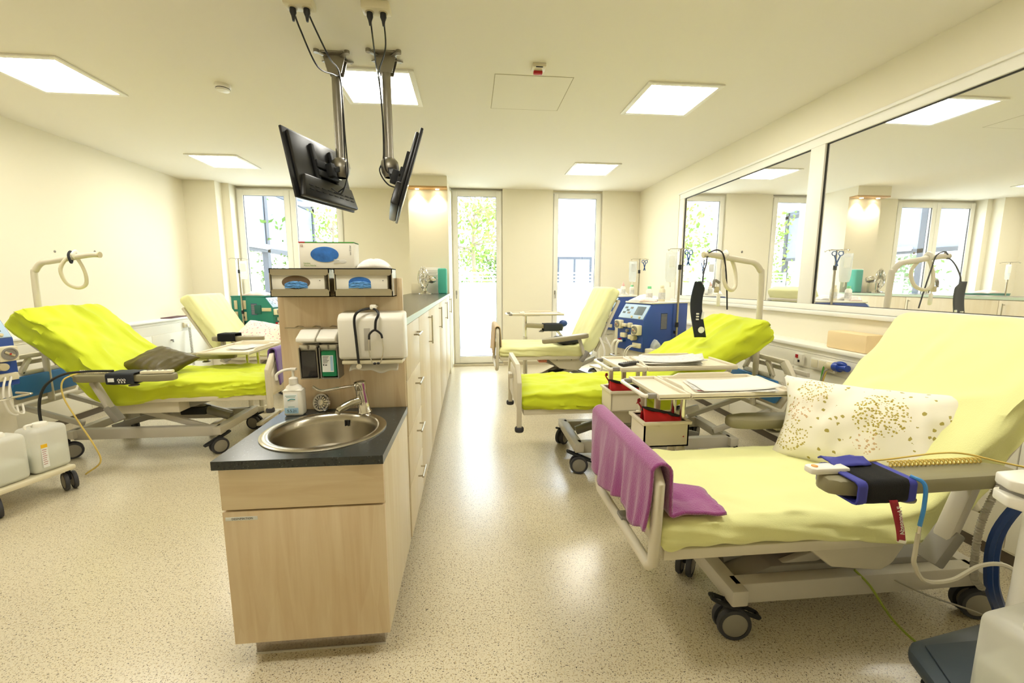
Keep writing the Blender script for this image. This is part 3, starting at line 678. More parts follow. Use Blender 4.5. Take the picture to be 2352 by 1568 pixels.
for s_, pts in ((0, [(-.004, -.015, -.12), (-.006, -.016, -.18), (.006, -.018, -.232), (.018, -.018, -.238)]), (1, [(.056, -.015, -.118), (.058, -.016, -.18), (.046, -.018, -.23), (.034, -.018, -.237)])):
    e = B().tube(pts, .0025, 8, 6).build('ear_tube', M_chrome, t); B().sphere(pts[-1], .006, (1.3, 1, 1), 10, 8).build('ear_tip', M_black, e)
B().lathe([(0, -.008), (.012, -.008), (.014, 0), (.012, .008), (0, .008)], (-.054, -.016, -.25), 20, (.2, -1, 0)).build('chest_piece', M_chrome, t)
B().box((.012, .028, .022), (.03, .02, .022), .006).cyl((.012, .0, .02), (.012, .12, .02), .005).build('hook', M_whitep, t)

# ------------------------------------------------------------------ high cabinet run with counter
KX, KZ = -.328, 1.288
def bar_handle(p, parent, vertical=False, L=.11):
    b = B(); x, y, z = p
    if vertical:
        b.cyl((x+.03, y, z-L/2), (x+.03, y, z+L/2), .006, n=10)
        for q in (-L/2+.015, L/2-.015): b.cyl((x, y, z+q), (x+.03, y, z+q), .005, n=8)
    else:
        b.cyl((x+.03, y-L/2, z), (x+.03, y+L/2, z), .006, n=10)
        for q in (-L/2+.015, L/2-.015): b.cyl((x, y+q, z), (x+.03, y+q, z), .005, n=8)
    return b.build('handle', M_steel, parent)
def run_cabinet(y0, y1, label):
    t = thing('high_cabinet', label, 'cabinet', (KX-.3, (y0+y1)/2, 0), group='high cabinets along the aisle')
    hy = (y1-y0)/2
    B().bb(-.29, .28, -hy+.001, hy-.001, .09, KZ-.036).build('carcass', M_maple_l, t)
    B().bb(-.24, .25, -hy+.001, hy-.001, 0, .09).build('plinth', M_hub, t)
    return t, hy
t, hy = run_cabinet(CY1+.021, 2.752, 'maple drawer cabinet with four drawers next to the sink')
zs = [.10, .384, .672, .964, KZ-.04]
for a, b_ in zip(zs, zs[1:]):
    d = B().bb(.281, .30, -hy+.003, hy-.003, a+.002, b_-.002, .0015).build('drawer', M_maple_l, t)
    bar_handle((.30, .10, (a+b_)/2+.06), d, False, .17)
ys = [2.754, 3.42, 4.55, 5.66, 6.795]
labs = ['maple cupboard just beyond the drawers, tall handle at its far edge', 'maple cupboard in the middle of the high run', 'maple cupboard second from the niche end', 'maple cupboard at the niche end of the run']
for (a, b_), l in zip(zip(ys, ys[1:]), labs):
    t, hy = run_cabinet(a, b_, l)
    d = B().bb(.281, .30, -hy+.003, hy-.003, .10, KZ-.042, .0015).build('door', M_maple_l, t)
    bar_handle((.30, hy-.06, 1.10), d, True, .22)
t = thing('counter', 'long dark counter with pale green edge on the high cabinets', 'worktop', (-.62, 4.4, KZ-.034))
B().bb(-.31, .297, CY1+.021-4.4, 6.798-4.4, 0, .034).build('slab', mat('dark_laminate', '3A3A36', .25), t)
B().bb(.297, .301, CY1+.021-4.4, 6.798-4.4, 0, .034).build('edge_band', M_edge, t)
# things on the counter
t = thing('desk_fan', 'silver desk fan standing on the counter in front of the lit niche', 'fan', (-.66, 6.45, KZ), R(-60))
B().lathe([(0, 0), (.10, 0), (.10, .012), (.05, .03), (.025, .05), (.022, .16), (0, .16)], n=28).build('base', M_chrome, t)
B().lathe([(0, -.10), (.04, -.095), (.06, -.05), (.055, 0), (.03, .02), (0, .02)], (0, .06, .22), 24, (0, -1, .1)).build('motor', M_chrome, t)
ringb = B(); c = V(0, -.03, .23)
for rr, yy in ((.17, 0), (.13, -.03), (.13, .03), (.07, -.04)): ringb.tube([(c.x+rr*math.cos(a), c.y+yy, c.z+rr*math.sin(a)) for a in [2*PI*k/28 for k in range(28)]], .003, 6, closed=True)
for k in range(18):
    a = 2*PI*k/18; q = lambda rr, yy: (c.x+rr*math.cos(a), c.y+yy, c.z+rr*math.sin(a))
    ringb.tube([q(.02, -.045), q(.07, -.04), q(.13, -.03), q(.17, 0), q(.13, .03), q(.05, .04)], .0016, 5)
ringb.build('guard', M_chrome, t)
for k in range(4):
    bl = B(); bl.grid(lambda u, v: (c.x+(.02+.13*u)*math.cos(PI/2*k+.55*(v-.5)*(1+.6*u)), c.y+.025*(v-.5), c.z+(.02+.13*u)*math.sin(PI/2*k+.55*(v-.5)*(1+.6*u))), 6, 5)
    solid(bl.build('blade', M_steel, t), .002)
t = thing('document_holder', 'framed notice sheet leaning in the niche behind the fan', 'notice', (-.58, 6.74, KZ))
B().box((0, .02, .20), (.25, .008, .40), .002, (R(-4), 0, 0)).build('sheet', M_paper, t)
b = B()
for k in range(12): b.box((.0, .0145-.0006*0-(.20-.35+.02*k)*math.tan(R(-4))*-1*0, .35-.024*k), (.19-.03*(k % 3), .001, .004), 0, (R(-4), 0, 0))
b.build('print', M_hub, t)
tag(at(B().box((0, 0, .19), (.13, .17, .38), .02, None, 3).build('teal_wrapped_pack', M_tealp), (-.415, 6.62, KZ)), 'tall teal wrapped pack standing at the counter end', 'pack')
tag(at(B().box((0, 0, .08), (.16, .05, .16), .006).build('cream_folder', M_cream), (-.81, 6.68, KZ)), 'low cream box at the left end of the niche', 'box')

# ------------------------------------------------------------------ beds
def sheet_mesh(name, Ls, Lb, ang, w, th, zt, m, seed=1., amp=.008, sideamp=.012, crown=.012, thb=None, skirt=0.):
    thb = thb or th; Rf = .16; a = R(ang); tl = Rf*math.tan(a/2)
    st = []   # (x, z, tangent angle, s)
    L1 = Ls-tl; L2 = a*Rf; L3 = Lb-tl; tot = L1+L2+L3
    N = 130
    for i in range(N+1):
        u = i/N
        # denser sampling at both ends
        s = tot*(u-.5*.05/PI*math.sin(2*PI*u)*2)
        if s < L1: st.append((s, zt, 0., s))
        elif s < L1+L2:
            q = (s-L1)/Rf; st.append((L1+Rf*math.sin(q), zt+Rf*(1-math.cos(q)), q, s))
        else:
            q = s-L1-L2; st.append((L1+Rf*math.sin(a)+q*math.cos(a), zt+Rf*(1-math.cos(a))+q*math.sin(a), a, s))
    # rounded-rectangle section, counter-clockwise from lower near corner
    def section(wd, t):
        r = min(.035, t*.4); pts = []
        def arc(cy, cn, a0):
            for k in range(6): q = a0+PI/2*k/5; pts.append((cy+r*math.cos(q), cn+r*math.sin(q)))
        h = wd/2
        for k in range(14): pts.append((-h+r+(2*h-2*r)*k/14, -t))
        arc(h-r, -t+r, -PI/2)
        for k in range(1, 5): pts.append((h, -t+r+(t-2*r)*k/5))
        arc(h-r, -r, 0)
        for k in range(1, 26): pts.append((h-r-(2*h-2*r)*k/26, 0.))
        arc(-h+r, -r, PI/2)
        for k in range(1, 5): pts.append((-h, -r-(t-2*r)*k/5))
        arc(-h+r, -t+r, PI)
        return pts
    b = B(); rings = []
    for (x, z, q, s) in st:
        f = min(1, s/tot)
        t = th if s < L1 else thb if s > L1+L2 else th+(thb-th)*(s-L1)/L2
        d = min(s, tot-s); e = 1. if d > .05 else math.sqrt(max(0., 1-(1-d/.05)**2))
        k0 = .55+.45*e
        nx, nz = -math.sin(q), math.cos(q)
        ring = []
        for (y, n) in section(w, t):
            edge = abs(y)/(w/2)
            on_side = 1. if edge > .93 else 0.
            dn = crown*(1-edge**2)*(1 if n > -t*.5 else 0)
            dn += amp*fold(s*3.1+y*1.2, y*6.+s*.8, seed)+amp*.6*fold(s*9.+y*5., y*11., seed+5) if n > -t*.6 else 0
            cr = 1-abs(fold(s*1.7+y*2.6, y*4.2-s*1.3, seed+13)); dn += amp*1.3*max(0., cr-.82)/.18*(1 if n > -t*.6 else 0)
            dy = 0.
            if on_side:
                g = fold(s*5.+n*3, n*14.+s*2.2, seed+9)+.5*fold(s*14., n*20., seed+3)
                g += 1.3*max(0., 1-abs(fold(s*1.5+n*5., n*20.+s*1.2, seed+17))-.75)/.25
                dy = sideamp*g*(1 if y > 0 else -1)
                if n < -t*.55: dn -= skirt*(.5+.5*fold(s*4., seed, y)+1.6*math.exp(-((s-L1-.12)/.28)**2))+.006*fold(s*11., seed, 2.)
            yy = y*(.93+.07*e)+dy; nn = (n+t/2)*k0-t/2+dn*e
            ring.append(b.bm.verts.new((x+nx*nn, yy, z+nz*nn)))
        rings.append(ring)
    M = len(rings[0])
    for r0, r1 in zip(rings, rings[1:]):
        for k in range(M): b.bm.faces.new((r0[k], r0[(k+1) % M], r1[(k+1) % M], r1[k]))
    b.bm.faces.new(rings[0]); b.bm.faces.new(rings[-1][::-1])
    b.recalc = True
    return b.mesh(name, m, 70)
def caster_meshes():
    w = B()
    for y in (-.024, .024): w.lathe([(.052, -.013), (.066, -.012), (.07, 0), (.066, .012), (.052, .013)], (0, y, .07), 28, (0, 1, 0))
    h = B()
    for y in (-.024, .024): h.lathe([(0, -.015), (.045, -.013), (.053, -.01), (.053, .01), (.045, .013), (0, .015)], (0, y, .07), 24, (0, 1, 0))
    s = B().cyl((.02, 0, .1), (.02, 0, .175), .016).box((.012, 0, .10), (.05, .022, .05), .008)
    p = B().tube([(-.09, -.018, .10), (-.1, 0, .095), (-.09, .018, .10), (.07, .018, .165), (.085, 0, .172), (.07, -.018, .165)], .009, 8, 5, closed=True).box((0, 0, .135), (.03, .05, .02), .005, (0, R(-22), 0))
    return w.mesh('caster', M_rubber), h.mesh('hub', M_hub), s.mesh('stem', M_blackm), p.mesh('brake_pedal', M_blackm)
CAST = caster_meshes()
def caster(parent, x, y, rz=0., pedal=True, scale=1.):
    c = link('caster', CAST[0], parent); c.location = (x, y, 0); c.rotation_euler = (0, 0, rz); c.scale = (scale,)*3
    link('hub', CAST[1], c); link('stem', CAST[2], c)
    if pedal: link('brake_pedal', CAST[3], c)
    return c
def armrest(bed, y, x0, x1, z, m, low, side, tilt=0., wid=.13):
    L = x1-x0
    b = B(); b.prism([(x0+.03, y-wid*.34, z-.05), (x0, y-wid*.2, z-.05), (x0, y+wid*.2, z-.05), (x0+.03, y+wid*.34, z-.05), (x0+.12, y+wid/2, z-.05), (x1-.05, y+wid/2*.8, z-.05), (x1, y+wid*.2, z-.05), (x1, y-wid*.2, z-.05), (x1-.05, y-wid/2*.8, z-.05), (x0+.12, y-wid/2, z-.05)], (0, 0, .055), .014)
    if tilt:
        bmesh.ops.rotate(b.bm, verts=b.bm.verts[:], cent=Vector((x1, y, z)), matrix=Matrix.Rotation(R(tilt), 3, 'Y'))
    a = b.build('armrest', m, bed)
    yi = y-side*.035
    B().bar((low[0], yi, low[1]), (x1-.10, yi, z-.06), .035, .06, .008, (0, 1, 0)).build('support_arm', M_bed, a)
    B().bar((low[0]-.04, yi, low[1]-.06), (low[0]+.035, yi, low[1]+.06), .045, .075, .008, (0, 1, 0)).build('bracket', M_bedg, a)
    B().bar((x0+.25, yi, z-.055), (x1-.02, yi, z-.055), .03, .02, .004).build('rail', M_bedw, a)
    B().lathe([(0, 0), (.034, 0), (.036, .008), (.02, .014), (.012, .03), (0, .03)], (x0+.42*L, y+side*.01, z-.088), 18).build('knob', M_bedg, a)
    return a
def base_common(bed, w, x0, x1, zh, couch):
    hw = w/2-(.10 if couch else .04)
    # crossbars
    for x in (x0, x1):
        B().bb(x-.035, x+.035, -hw, hw, .165, .235, .008).build('crossbar', M_bed, bed)
    for sy in (-1, 1):
        B().bb(x0, x1, sy*(hw-.07)-.03, sy*(hw-.07)+.03, .145, .235, .006).build('side_beam', M_bed, bed)
    # lifting scissors and actuators
    for sy in (-1, 1):
        y = sy*(hw-.13)
        B().bar((x0+.15, y, .20), (x1-.25, y, zh-.06), .03, .05, .004).build('lift_arm', M_bed, bed)
        B().bar((x0+.12, y-sy*.04, zh-.06), (x1-.22, y-sy*.04, .21), .03, .05, .004).build('lift_arm', M_bedg, bed)
    B().cyl((x0+.1, 0, .24), (x0+.55, 0, zh-.10), .028, n=14).cyl((x0+.05, 0, .23), (x0+.3, 0, .31), .036, n=14).build('actuator', M_bedg, bed)
    B().box((x0+.35, 0, .30), (.22, .10, .07), .012).build('motor', M_blackm, bed)
    for x in (x0, x1):
        for sy in (-1, 1):
            caster(bed, x, sy*(hw-(.05 if couch else .02)), R(-160 if x == x0 else 15)+(.5*sy), x == x0)
def bed(name, label, loc, rz, w, zt, th, Ls, Lb, ang, sheet, style, seed, bx=(.42, 1.55), amp=.008, sideamp=.012, skirt=.0, group=None, ft=.80):
    t = thing(name, label, 'bed', loc, rz, group)
    link('fitted_sheet', sheet_mesh('fitted_sheet', Ls, Lb, ang, w, th, zt, sheet, seed, amp, sideamp, .012, th+(.035 if style == 'couch' else .06), skirt), t)
    zh = zt-th-.012; hw = w/2; a = R(ang)
    # seat frame under the mattress
    f = B(); f.bb(.02, Ls-.02, -hw+.01, -hw+.05, zh-.035, zh+.008, .006).bb(.02, Ls-.02, hw-.05, hw-.01, zh-.035, zh+.008, .006).bb(.02, .06, -hw+.05, hw-.05, zh-.035, zh+.008, .006)
    for k in range(5): f.bb(.2*k+.18, .2*k+.22, -hw+.05, hw-.05, zh-.025, zh+.005, .004)
    f.build('seat_frame', M_bedw, t)
    # back frame
    o = V(Ls+.03+(th+.05)*math.sin(a), 0, zt-(th+.055)*math.cos(a)); d = V(math.cos(a), 0, math.sin(a))
    bf = B()
    for sy in (-1, 1): bf.bar(o+V(0, sy*(hw-.05), 0), o+d*(Lb-.12)+V(0, sy*(hw-.05), 0), .04, .03)
    bf.bar(o+d*(Lb-.13)+V(0, -hw+.05, 0), o+d*(Lb-.13)+V(0, hw-.05, 0), .04, .03); bf.bar(o+d*.35+V(0, -hw+.05, 0), o+d*.35+V(0, hw-.05, 0), .04, .03)
    bf.build('back_frame', M_bedw, t)
    base_common(t, w, bx[0], bx[1], zh, style == 'couch')
    if style == 'couch':
        # faceted motor housing under the seat
        h = B(); y0 = -hw+.075
        h.prism([(.62, y0, zh-.05), (.66, y0, zh-.015), (Ls+.02, y0, zh-.015), (Ls+.06, y0, zh-.06), (Ls+.0, y0, zh-.16), (.98, y0, zh-.19), (.76, y0, zh-.16)], (0, 2*abs(y0), 0), .012)
        h.build('motor_housing', M_bedw, t)
        for x in (.72, .90): B().cyl((x, y0-.004, zh-.05), (x, y0+.004, zh-.05), .008, n=14).build('screw_cap', M_bedg, t)
        B().box((.56, -.05, zh-.075), (.1, .3, .04), .004).build('type_plate', mat('plate_red_print', 'D8836A', .6, var=.3, vscale=90), t)
        B().prism([(bx[0]+.05, -hw+.20, .2), (bx[1]-.06, -hw+.20, .2), (bx[1]-.2, -hw+.20, .262), (bx[0]+.2, -hw+.20, .262)], (0, w-.4, 0), .008).build('chassis_cover', M_bedg, t)
        # U-shaped foot frame
        yo = hw-.01
        B().tube([(-.012, -yo, ft-.04), (-.016, -yo, .60), (-.02, -yo, .455), (-.022, -yo+.03, .425), (-.022, yo-.03, .425), (-.02, yo, .455), (-.016, yo, .60), (-.012, yo, ft-.04), (-.01, yo-.04, ft), (-.01, -yo+.04, ft)], .021, 12, closed=True).build('foot_frame', M_bedw, t)
        B().bb(-.005, .012, -yo+.04, yo-.04, ft-.17, ft-.03, .006).build('foot_panel', M_bedw, t)
        B().bb(-.03, .05, -.03, .03, zh-.07, zh-.035, .004).build('foot_clip', M_bedg, t)
    else:
        # panelled foot board with cut-out corners and bumper posts
        yo = hw-.0; z1 = .86
        p = B()
        for sy in (-1, 1):
            p.prism([(-.03, sy*(yo+.02), .40), (-.03, sy*(yo-.035), .40), (-.03, sy*(yo-.035), .70), (-.03, sy*(yo-.13), z1-.04), (-.03, sy*(yo-.13), z1), (-.03, sy*(yo-.09), z1), (-.03, sy*(yo+.02), .74)], (.035, 0, 0), .006)
        p.bb(-.03, .005, -yo+.13, yo-.13, z1-.045, z1, .006)
        fb = p.build('foot_board', M_bedw, t)
        B().prism([(-.022, -yo+.035, .52), (-.022, yo-.035, .52), (-.022, yo-.035, .64), (-.022, yo-.15, .79), (-.022, -yo+.15, .79), (-.022, -yo+.035, .64)], (.02, 0, 0), .005).build('inset_panel', M_bedw, fb)
        for sy in (-1, 1): B().lathe([(0, 0), (.03, 0), (.034, .01), (.034, .028), (.028, .036), (0, .036)], (-.012, sy*yo, .368), 20).build('bumper', M_rubber, fb)
        B().bb(-.06, -.03, -.05, .05, .70, .74, .008).build('controller', M_bedw, fb)
        B().tube([(.62, -hw-.012, zh-.01), (.62, -hw-.014, zh+.075), (.64, -hw-.014, zh+.085), (.88, -hw-.014, zh+.085), (.90, -hw-.014, zh+.075), (.90, -hw-.012, zh-.01)], .006, 8).build('sheet_bracket', M_bedw, t)
        B().bb(.75, Ls+.18, -hw+.06, hw-.06, zh-.14, zh-.04, .01).build('motor_housing', M_bedw, t)
        ws = B().prism([(Ls-.05, -hw+.057, zh-.12), (Ls+.0, -hw+.057, zh-.12), (Ls-.025, -hw+.057, zh-.075)], (0, .002, 0)).build('warning_sign', M_dark, t)
    return t
RB = PI
nb_ = bed('treatment_couch', 'pale yellow sheeted treatment couch with raised back in the right foreground', (.67, 1.70, 0), 0, .68, .605, .10, 1.03, .93, 51, M_pale, 'couch', 3., (.40, 1.53), .007, .014, .016, 'treatment beds')
armrest(nb_, -.46, .49, 1.20, .825, M_pad, (1.02, .52), -1)
armrest(nb_, .42, .72, 1.38, .735, M_pad, (1.10, .50), 1, 0, .15)
mb_ = bed('hospital_bed', 'lime green sheeted hospital bed on the right, under the hanging cuff', (.36, 3.38, 0), 0, .72, .645, .11, .98, 1.06, 31, M_lime, 'board', 11., (.46, 1.72), .014, .016, .025, 'treatment beds')
fb_ = bed('treatment_couch', 'pale yellow treatment couch with upright back at the far right', (.33, 5.36, 0), 0, .72, .685, .105, 1.02, .80, 66, M_pale2, 'couch', 21., (.42, 1.5), .006, .010, .01, 'treatment beds', .90)
armrest(fb_, -.44, .50, 1.06, .86, M_padb, (1.03, .58), -1, -7)
armrest(fb_, .42, .42, .95, .87, M_padb, (1.03, .58), 1, 3)
lb_ = bed('hospital_bed', 'lime green sheeted hospital bed on the left with olive cushion', (-1.72, 4.07, 0), RB, .74, .645, .125, 1.12, .94, 42, M_lime, 'board', 31., (.46, 1.62), .015, .018, .035, 'treatment beds')
armrest(lb_, .50, .62, 1.36, .745, M_pad, (1.14, .42), 1)
armrest(lb_, -.46, .66, 1.36, .75, M_pad, (1.12, .45), -1)
l2_ = bed('treatment_couch', 'pale lemon treatment couch at the far left beside the teal machine', (-2.05, 5.95, 0), RB, .72, .635, .10, .98, .80, 60, M_pale2, 'couch', 41., (.42, 1.45), .006, .01, .01, 'treatment beds')
armrest(l2_, .44, .50, 1.10, .80, M_padb, (1.0, .55), 1)

# head boards and lifting poles of the two lime beds
def headboard(bedo, x, w, sgn=1):
    hb = B(); z0, z1 = .40, .86; h = w/2
    out = [(x, -h, .55), (x, -h+.06, z0), (x, h-.06, z0), (x, h, .55), (x, h, .68), (x, h-.16, z1), (x, -h+.16, z1), (x, -h, .68)]
    cen = V(x, 0, .63)
    inn = [cen+(V(*p)-cen)*.84 for p in out]
    for k in range(8):
        k2 = (k+1) % 8; hb.prism([out[k], out[k2], tuple(inn[k2]), tuple(inn[k])], (.04, 0, 0), .004)
    hb.bar(inn[6]+V(.02, .16, 0), V(x+.02, -h*.38, .70), .03, .035); hb.bar(inn[5]+V(.02, -.16, 0), V(x+.02, h*.38, .70), .03, .035); hb.bar(V(x+.02, -h*.38, .70), V(x+.02, h*.38, .70), .03, .035)
    o = hb.build('head_board', M_bedw, bedo)
    B().prism([(x+.012, -h*.78, .58), (x+.012, -h*.62, .46), (x+.012, h*.62, .46), (x+.012, h*.78, .58), (x+.012, h*.6, .68), (x+.012, -h*.6, .68)], (.02, 0, 0), .004).build('back_plate', M_bedw, o)
    B().prism([(x-.03, -h*.70, .57), (x-.03, -h*.58, .50), (x-.03, h*.58, .50), (x-.03, h*.70, .57), (x-.03, h*.58, .685), (x-.03, -h*.58, .685)], (.028, 0, 0), .006).build('blue_board', M_bluepad, o)
    B().bar((x+.06, -h-.02, .78), (x+.06, h+.02, .78), .025, .035).build('equipment_rail', M_bed, o)
    for sy in (-1, 1): B().bar((1.6, sy*.2, .26), (x+.02, sy*.2, .42), .035, .04).build('head_bracket', M_bed, o)
headboard(mb_, 2.08, .96); headboard(lb_, 2.03, .92)
def lifting_pole(bedo, px, py, ax, z0, zt, zend):
    # px,py pole position; arm reaches towards the foot to local x = ax
    p = B(); p.tube([(px, py, z0), (px, py, .8), (px-.01, py, zt-.16), (px-.03, py, zt-.07), (px-.085, py, zt-.012), (px-.17, py, zt+.004), (ax+.1, py, zend-.004), (ax, py, zend)], .0235, 14, 6)
    o = p.build('lifting_pole', M_bedw, bedo)
    B().cyl((ax-.004, py, zend-.0005), (ax+.006, py, zend), .026, n=18).build('end_cap', M_creamd, o)
    for x in (ax+.035, px-.2): B().sphere((x, py, zend+.026), .008, (1, 1, 1.4), 10, 8).build('stop_pin', M_bedg, o)
    # triangular strap grip
    gx = ax+.19
    B().tube([(gx, py, zend-.02), (gx-.03, py-.03, zend-.14), (gx-.01, py-.05, zend-.25), (gx+.05, py-.04, zend-.285), (gx+.105, py-.0, zend-.24), (gx+.11, py+.03, zend-.12), (gx+.05, py+.01, zend-.02)], .0145, 10, 5, closed=True).build('grip', M_cream, o)
    B().tube([(gx-.0, py, zend+.027), (gx+.0, py+.028, zend), (gx, py, zend-.028), (gx, py-.028, zend)], .01, 8, 5, closed=True, flat=1.6).build('strap_loop', M_whitep, o)
    return o
hp = lifting_pole(mb_, 2.06, -.02, 1.53, .42, 1.635, 1.685)
lifting_pole(lb_, 2.02, -.02, 1.47, .42, 1.64, 1.70)

# ------------------------------------------------------------------ pillows and towels
def basis(c, xa, up):
    x = Vector(xa).normalized(); u = Vector(up); z = x.cross(u).normalized(); y = z.cross(x)
    Mx = Matrix((x, y, z)).transposed().to_4x4(); return Matrix.Translation(Vector(c)) @ Mx
def pillow_mesh(name, w, h, t, m, seed=1., amp=.012, pinch=.07):
    b = B(); nu, nv = 44, 30
    for sg in (1, -1):
        def f(u, v):
            x, y = 2*u-1, 2*v-1
            k = max(0., (1-x**4))**.55*max(0., (1-y**4))**.55
            px = w/2*x*(1-pinch*(1-abs(x)**.01*0)*(1-y*y)*abs(x)**3*1.0); py = h/2*y*(1-pinch*(1-x*x)*abs(y)**3)
            rim = (1-max(abs(x), abs(y))**6)
            z = sg*(t/2*k*(.82+.18*math.cos(x*2)*math.cos(y*2))+rim*amp*fold(px*8, py*8, seed+sg)+rim*amp*.6*fold(px*22, py*9, seed+2*sg))
            # creases running in from the edges
            z += sg*rim*.006*math.sin(math.atan2(y, x)*14+seed)*max(abs(x), abs(y))**3
            return (px, py, z)
        b.grid(f, nu, nv)
    bmesh.ops.remove_doubles(b.bm, verts=b.bm.verts[:], dist=1e-5); b.recalc = True
    return b.mesh(name, m, 80)
def pillow(name, label, w, h, t, m, Mx, seed, amp=.012, pinch=.07):
    o = link(name, pillow_mesh(name, w, h, t, m, seed, amp, pinch)); o.matrix_world = Mx
    return tag(o, label, 'pillow')
pillow('bed_pillow', 'white pillow with olive leaf and tree print on the near right couch', .77, .48, .31, M_leafpillow, basis((1.83, 1.74, .775), (.42, -.60, .03), (.36, .25, .80)), 2., .024, .14)
pillow('cushion', 'olive brown leather cushion on the left lime bed', .46, .40, .15, M_olive, basis((-2.74, 3.99, .765), (.80, -.30, -.17), (-.22, .50, .22)), 5., .012, .1)
pillow('bed_pillow', 'white pillow with pink rose print on the far left couch', .66, .44, .18, M_rosepillow, basis((-2.72, 5.82, .79), (.92, -.25, -.12), (.10, .80, .55)), 8., .014)
tag(at(link('dark_jacket', pillow_mesh('dark_jacket', .34, .30, .09, M_blackm, 9., .02)), (1.20, 5.22, .745), (R(4), 0, R(12))), 'black folded jacket on the seat of the far right couch', 'jacket')
def drape(name, label, m, x0, ya, yb, ztop, zout, zin, rad=.022, seed=1., nu=40, amp=.012, sgn=1, flap=None, tuck=.0):
    # cloth over a bar at x0; sgn=+1: the outer side hangs towards -x
    b = B(); lo, li = None, None
    def f(u, v):
        y = ya+(yb-ya)*u; zo = zout(u); zi = zin(u)
        Lo, Li = ztop-zo, ztop-zi; arc = PI*rad; tot = Lo+arc+Li; s = v*tot
        wob = amp*fold(y*9, s*1.5, seed)+amp*.7*fold(y*20, s*2.5, seed+4)
        if s < Lo: x, z = -rad-.02*(1-s/Lo)+wob*(1.2-s/Lo), zo+s
        elif s < Lo+arc:
            q = (s-Lo)/rad; x, z = -rad*math.cos(q), ztop+rad*math.sin(q)
        else:
            q = s-Lo-arc; x, z = rad+.01*q/max(Li, .01)+abs(wob)*q/max(Li, .01), ztop-q
            if flap and z < flap[0]:
                ex = flap[0]-z; x += ex*flap[1](u); z = flap[0]+.012*fold(y*12, ex*14, seed)+.008
        return (x0+sgn*x, y+.006*fold(s*6, y*5, seed+2), z)
    b.grid(f, nu, 46)
    return tag(solid(b.build(name, m, sharp=80), .011, 0), label, 'towel')
drape('fleece_towel', 'magenta fleece blanket hung over the foot frame of the near couch', M_magenta, .662, 1.36, 2.085, .80, lambda u: .585-.06*u+.02*math.sin(u*7)-.05*max(0., 1-abs(u-.16)/.12), lambda u: .665-.235*(1-min(1., max(0., (u-.26)/.14))), .036, 4., 80, .026, 1, (.635, lambda u: 1.0))
drape('fleece_towel', 'purple fleece blanket over the foot board of the left lime bed', M_purple, -1.705, 3.80, 4.42, .87, lambda u: .58+.02*math.sin(u*9), lambda u: .66-.02*u, .03, 6., 40, .012, -1)
drape('fleece_towel', 'beige blanket over the foot frame of the far right couch', M_beige, .318, 5.03, 5.70, .91, lambda u: .60+.03*math.sin(u*4), lambda u: .70, .032, 8., 40, .014, 1)

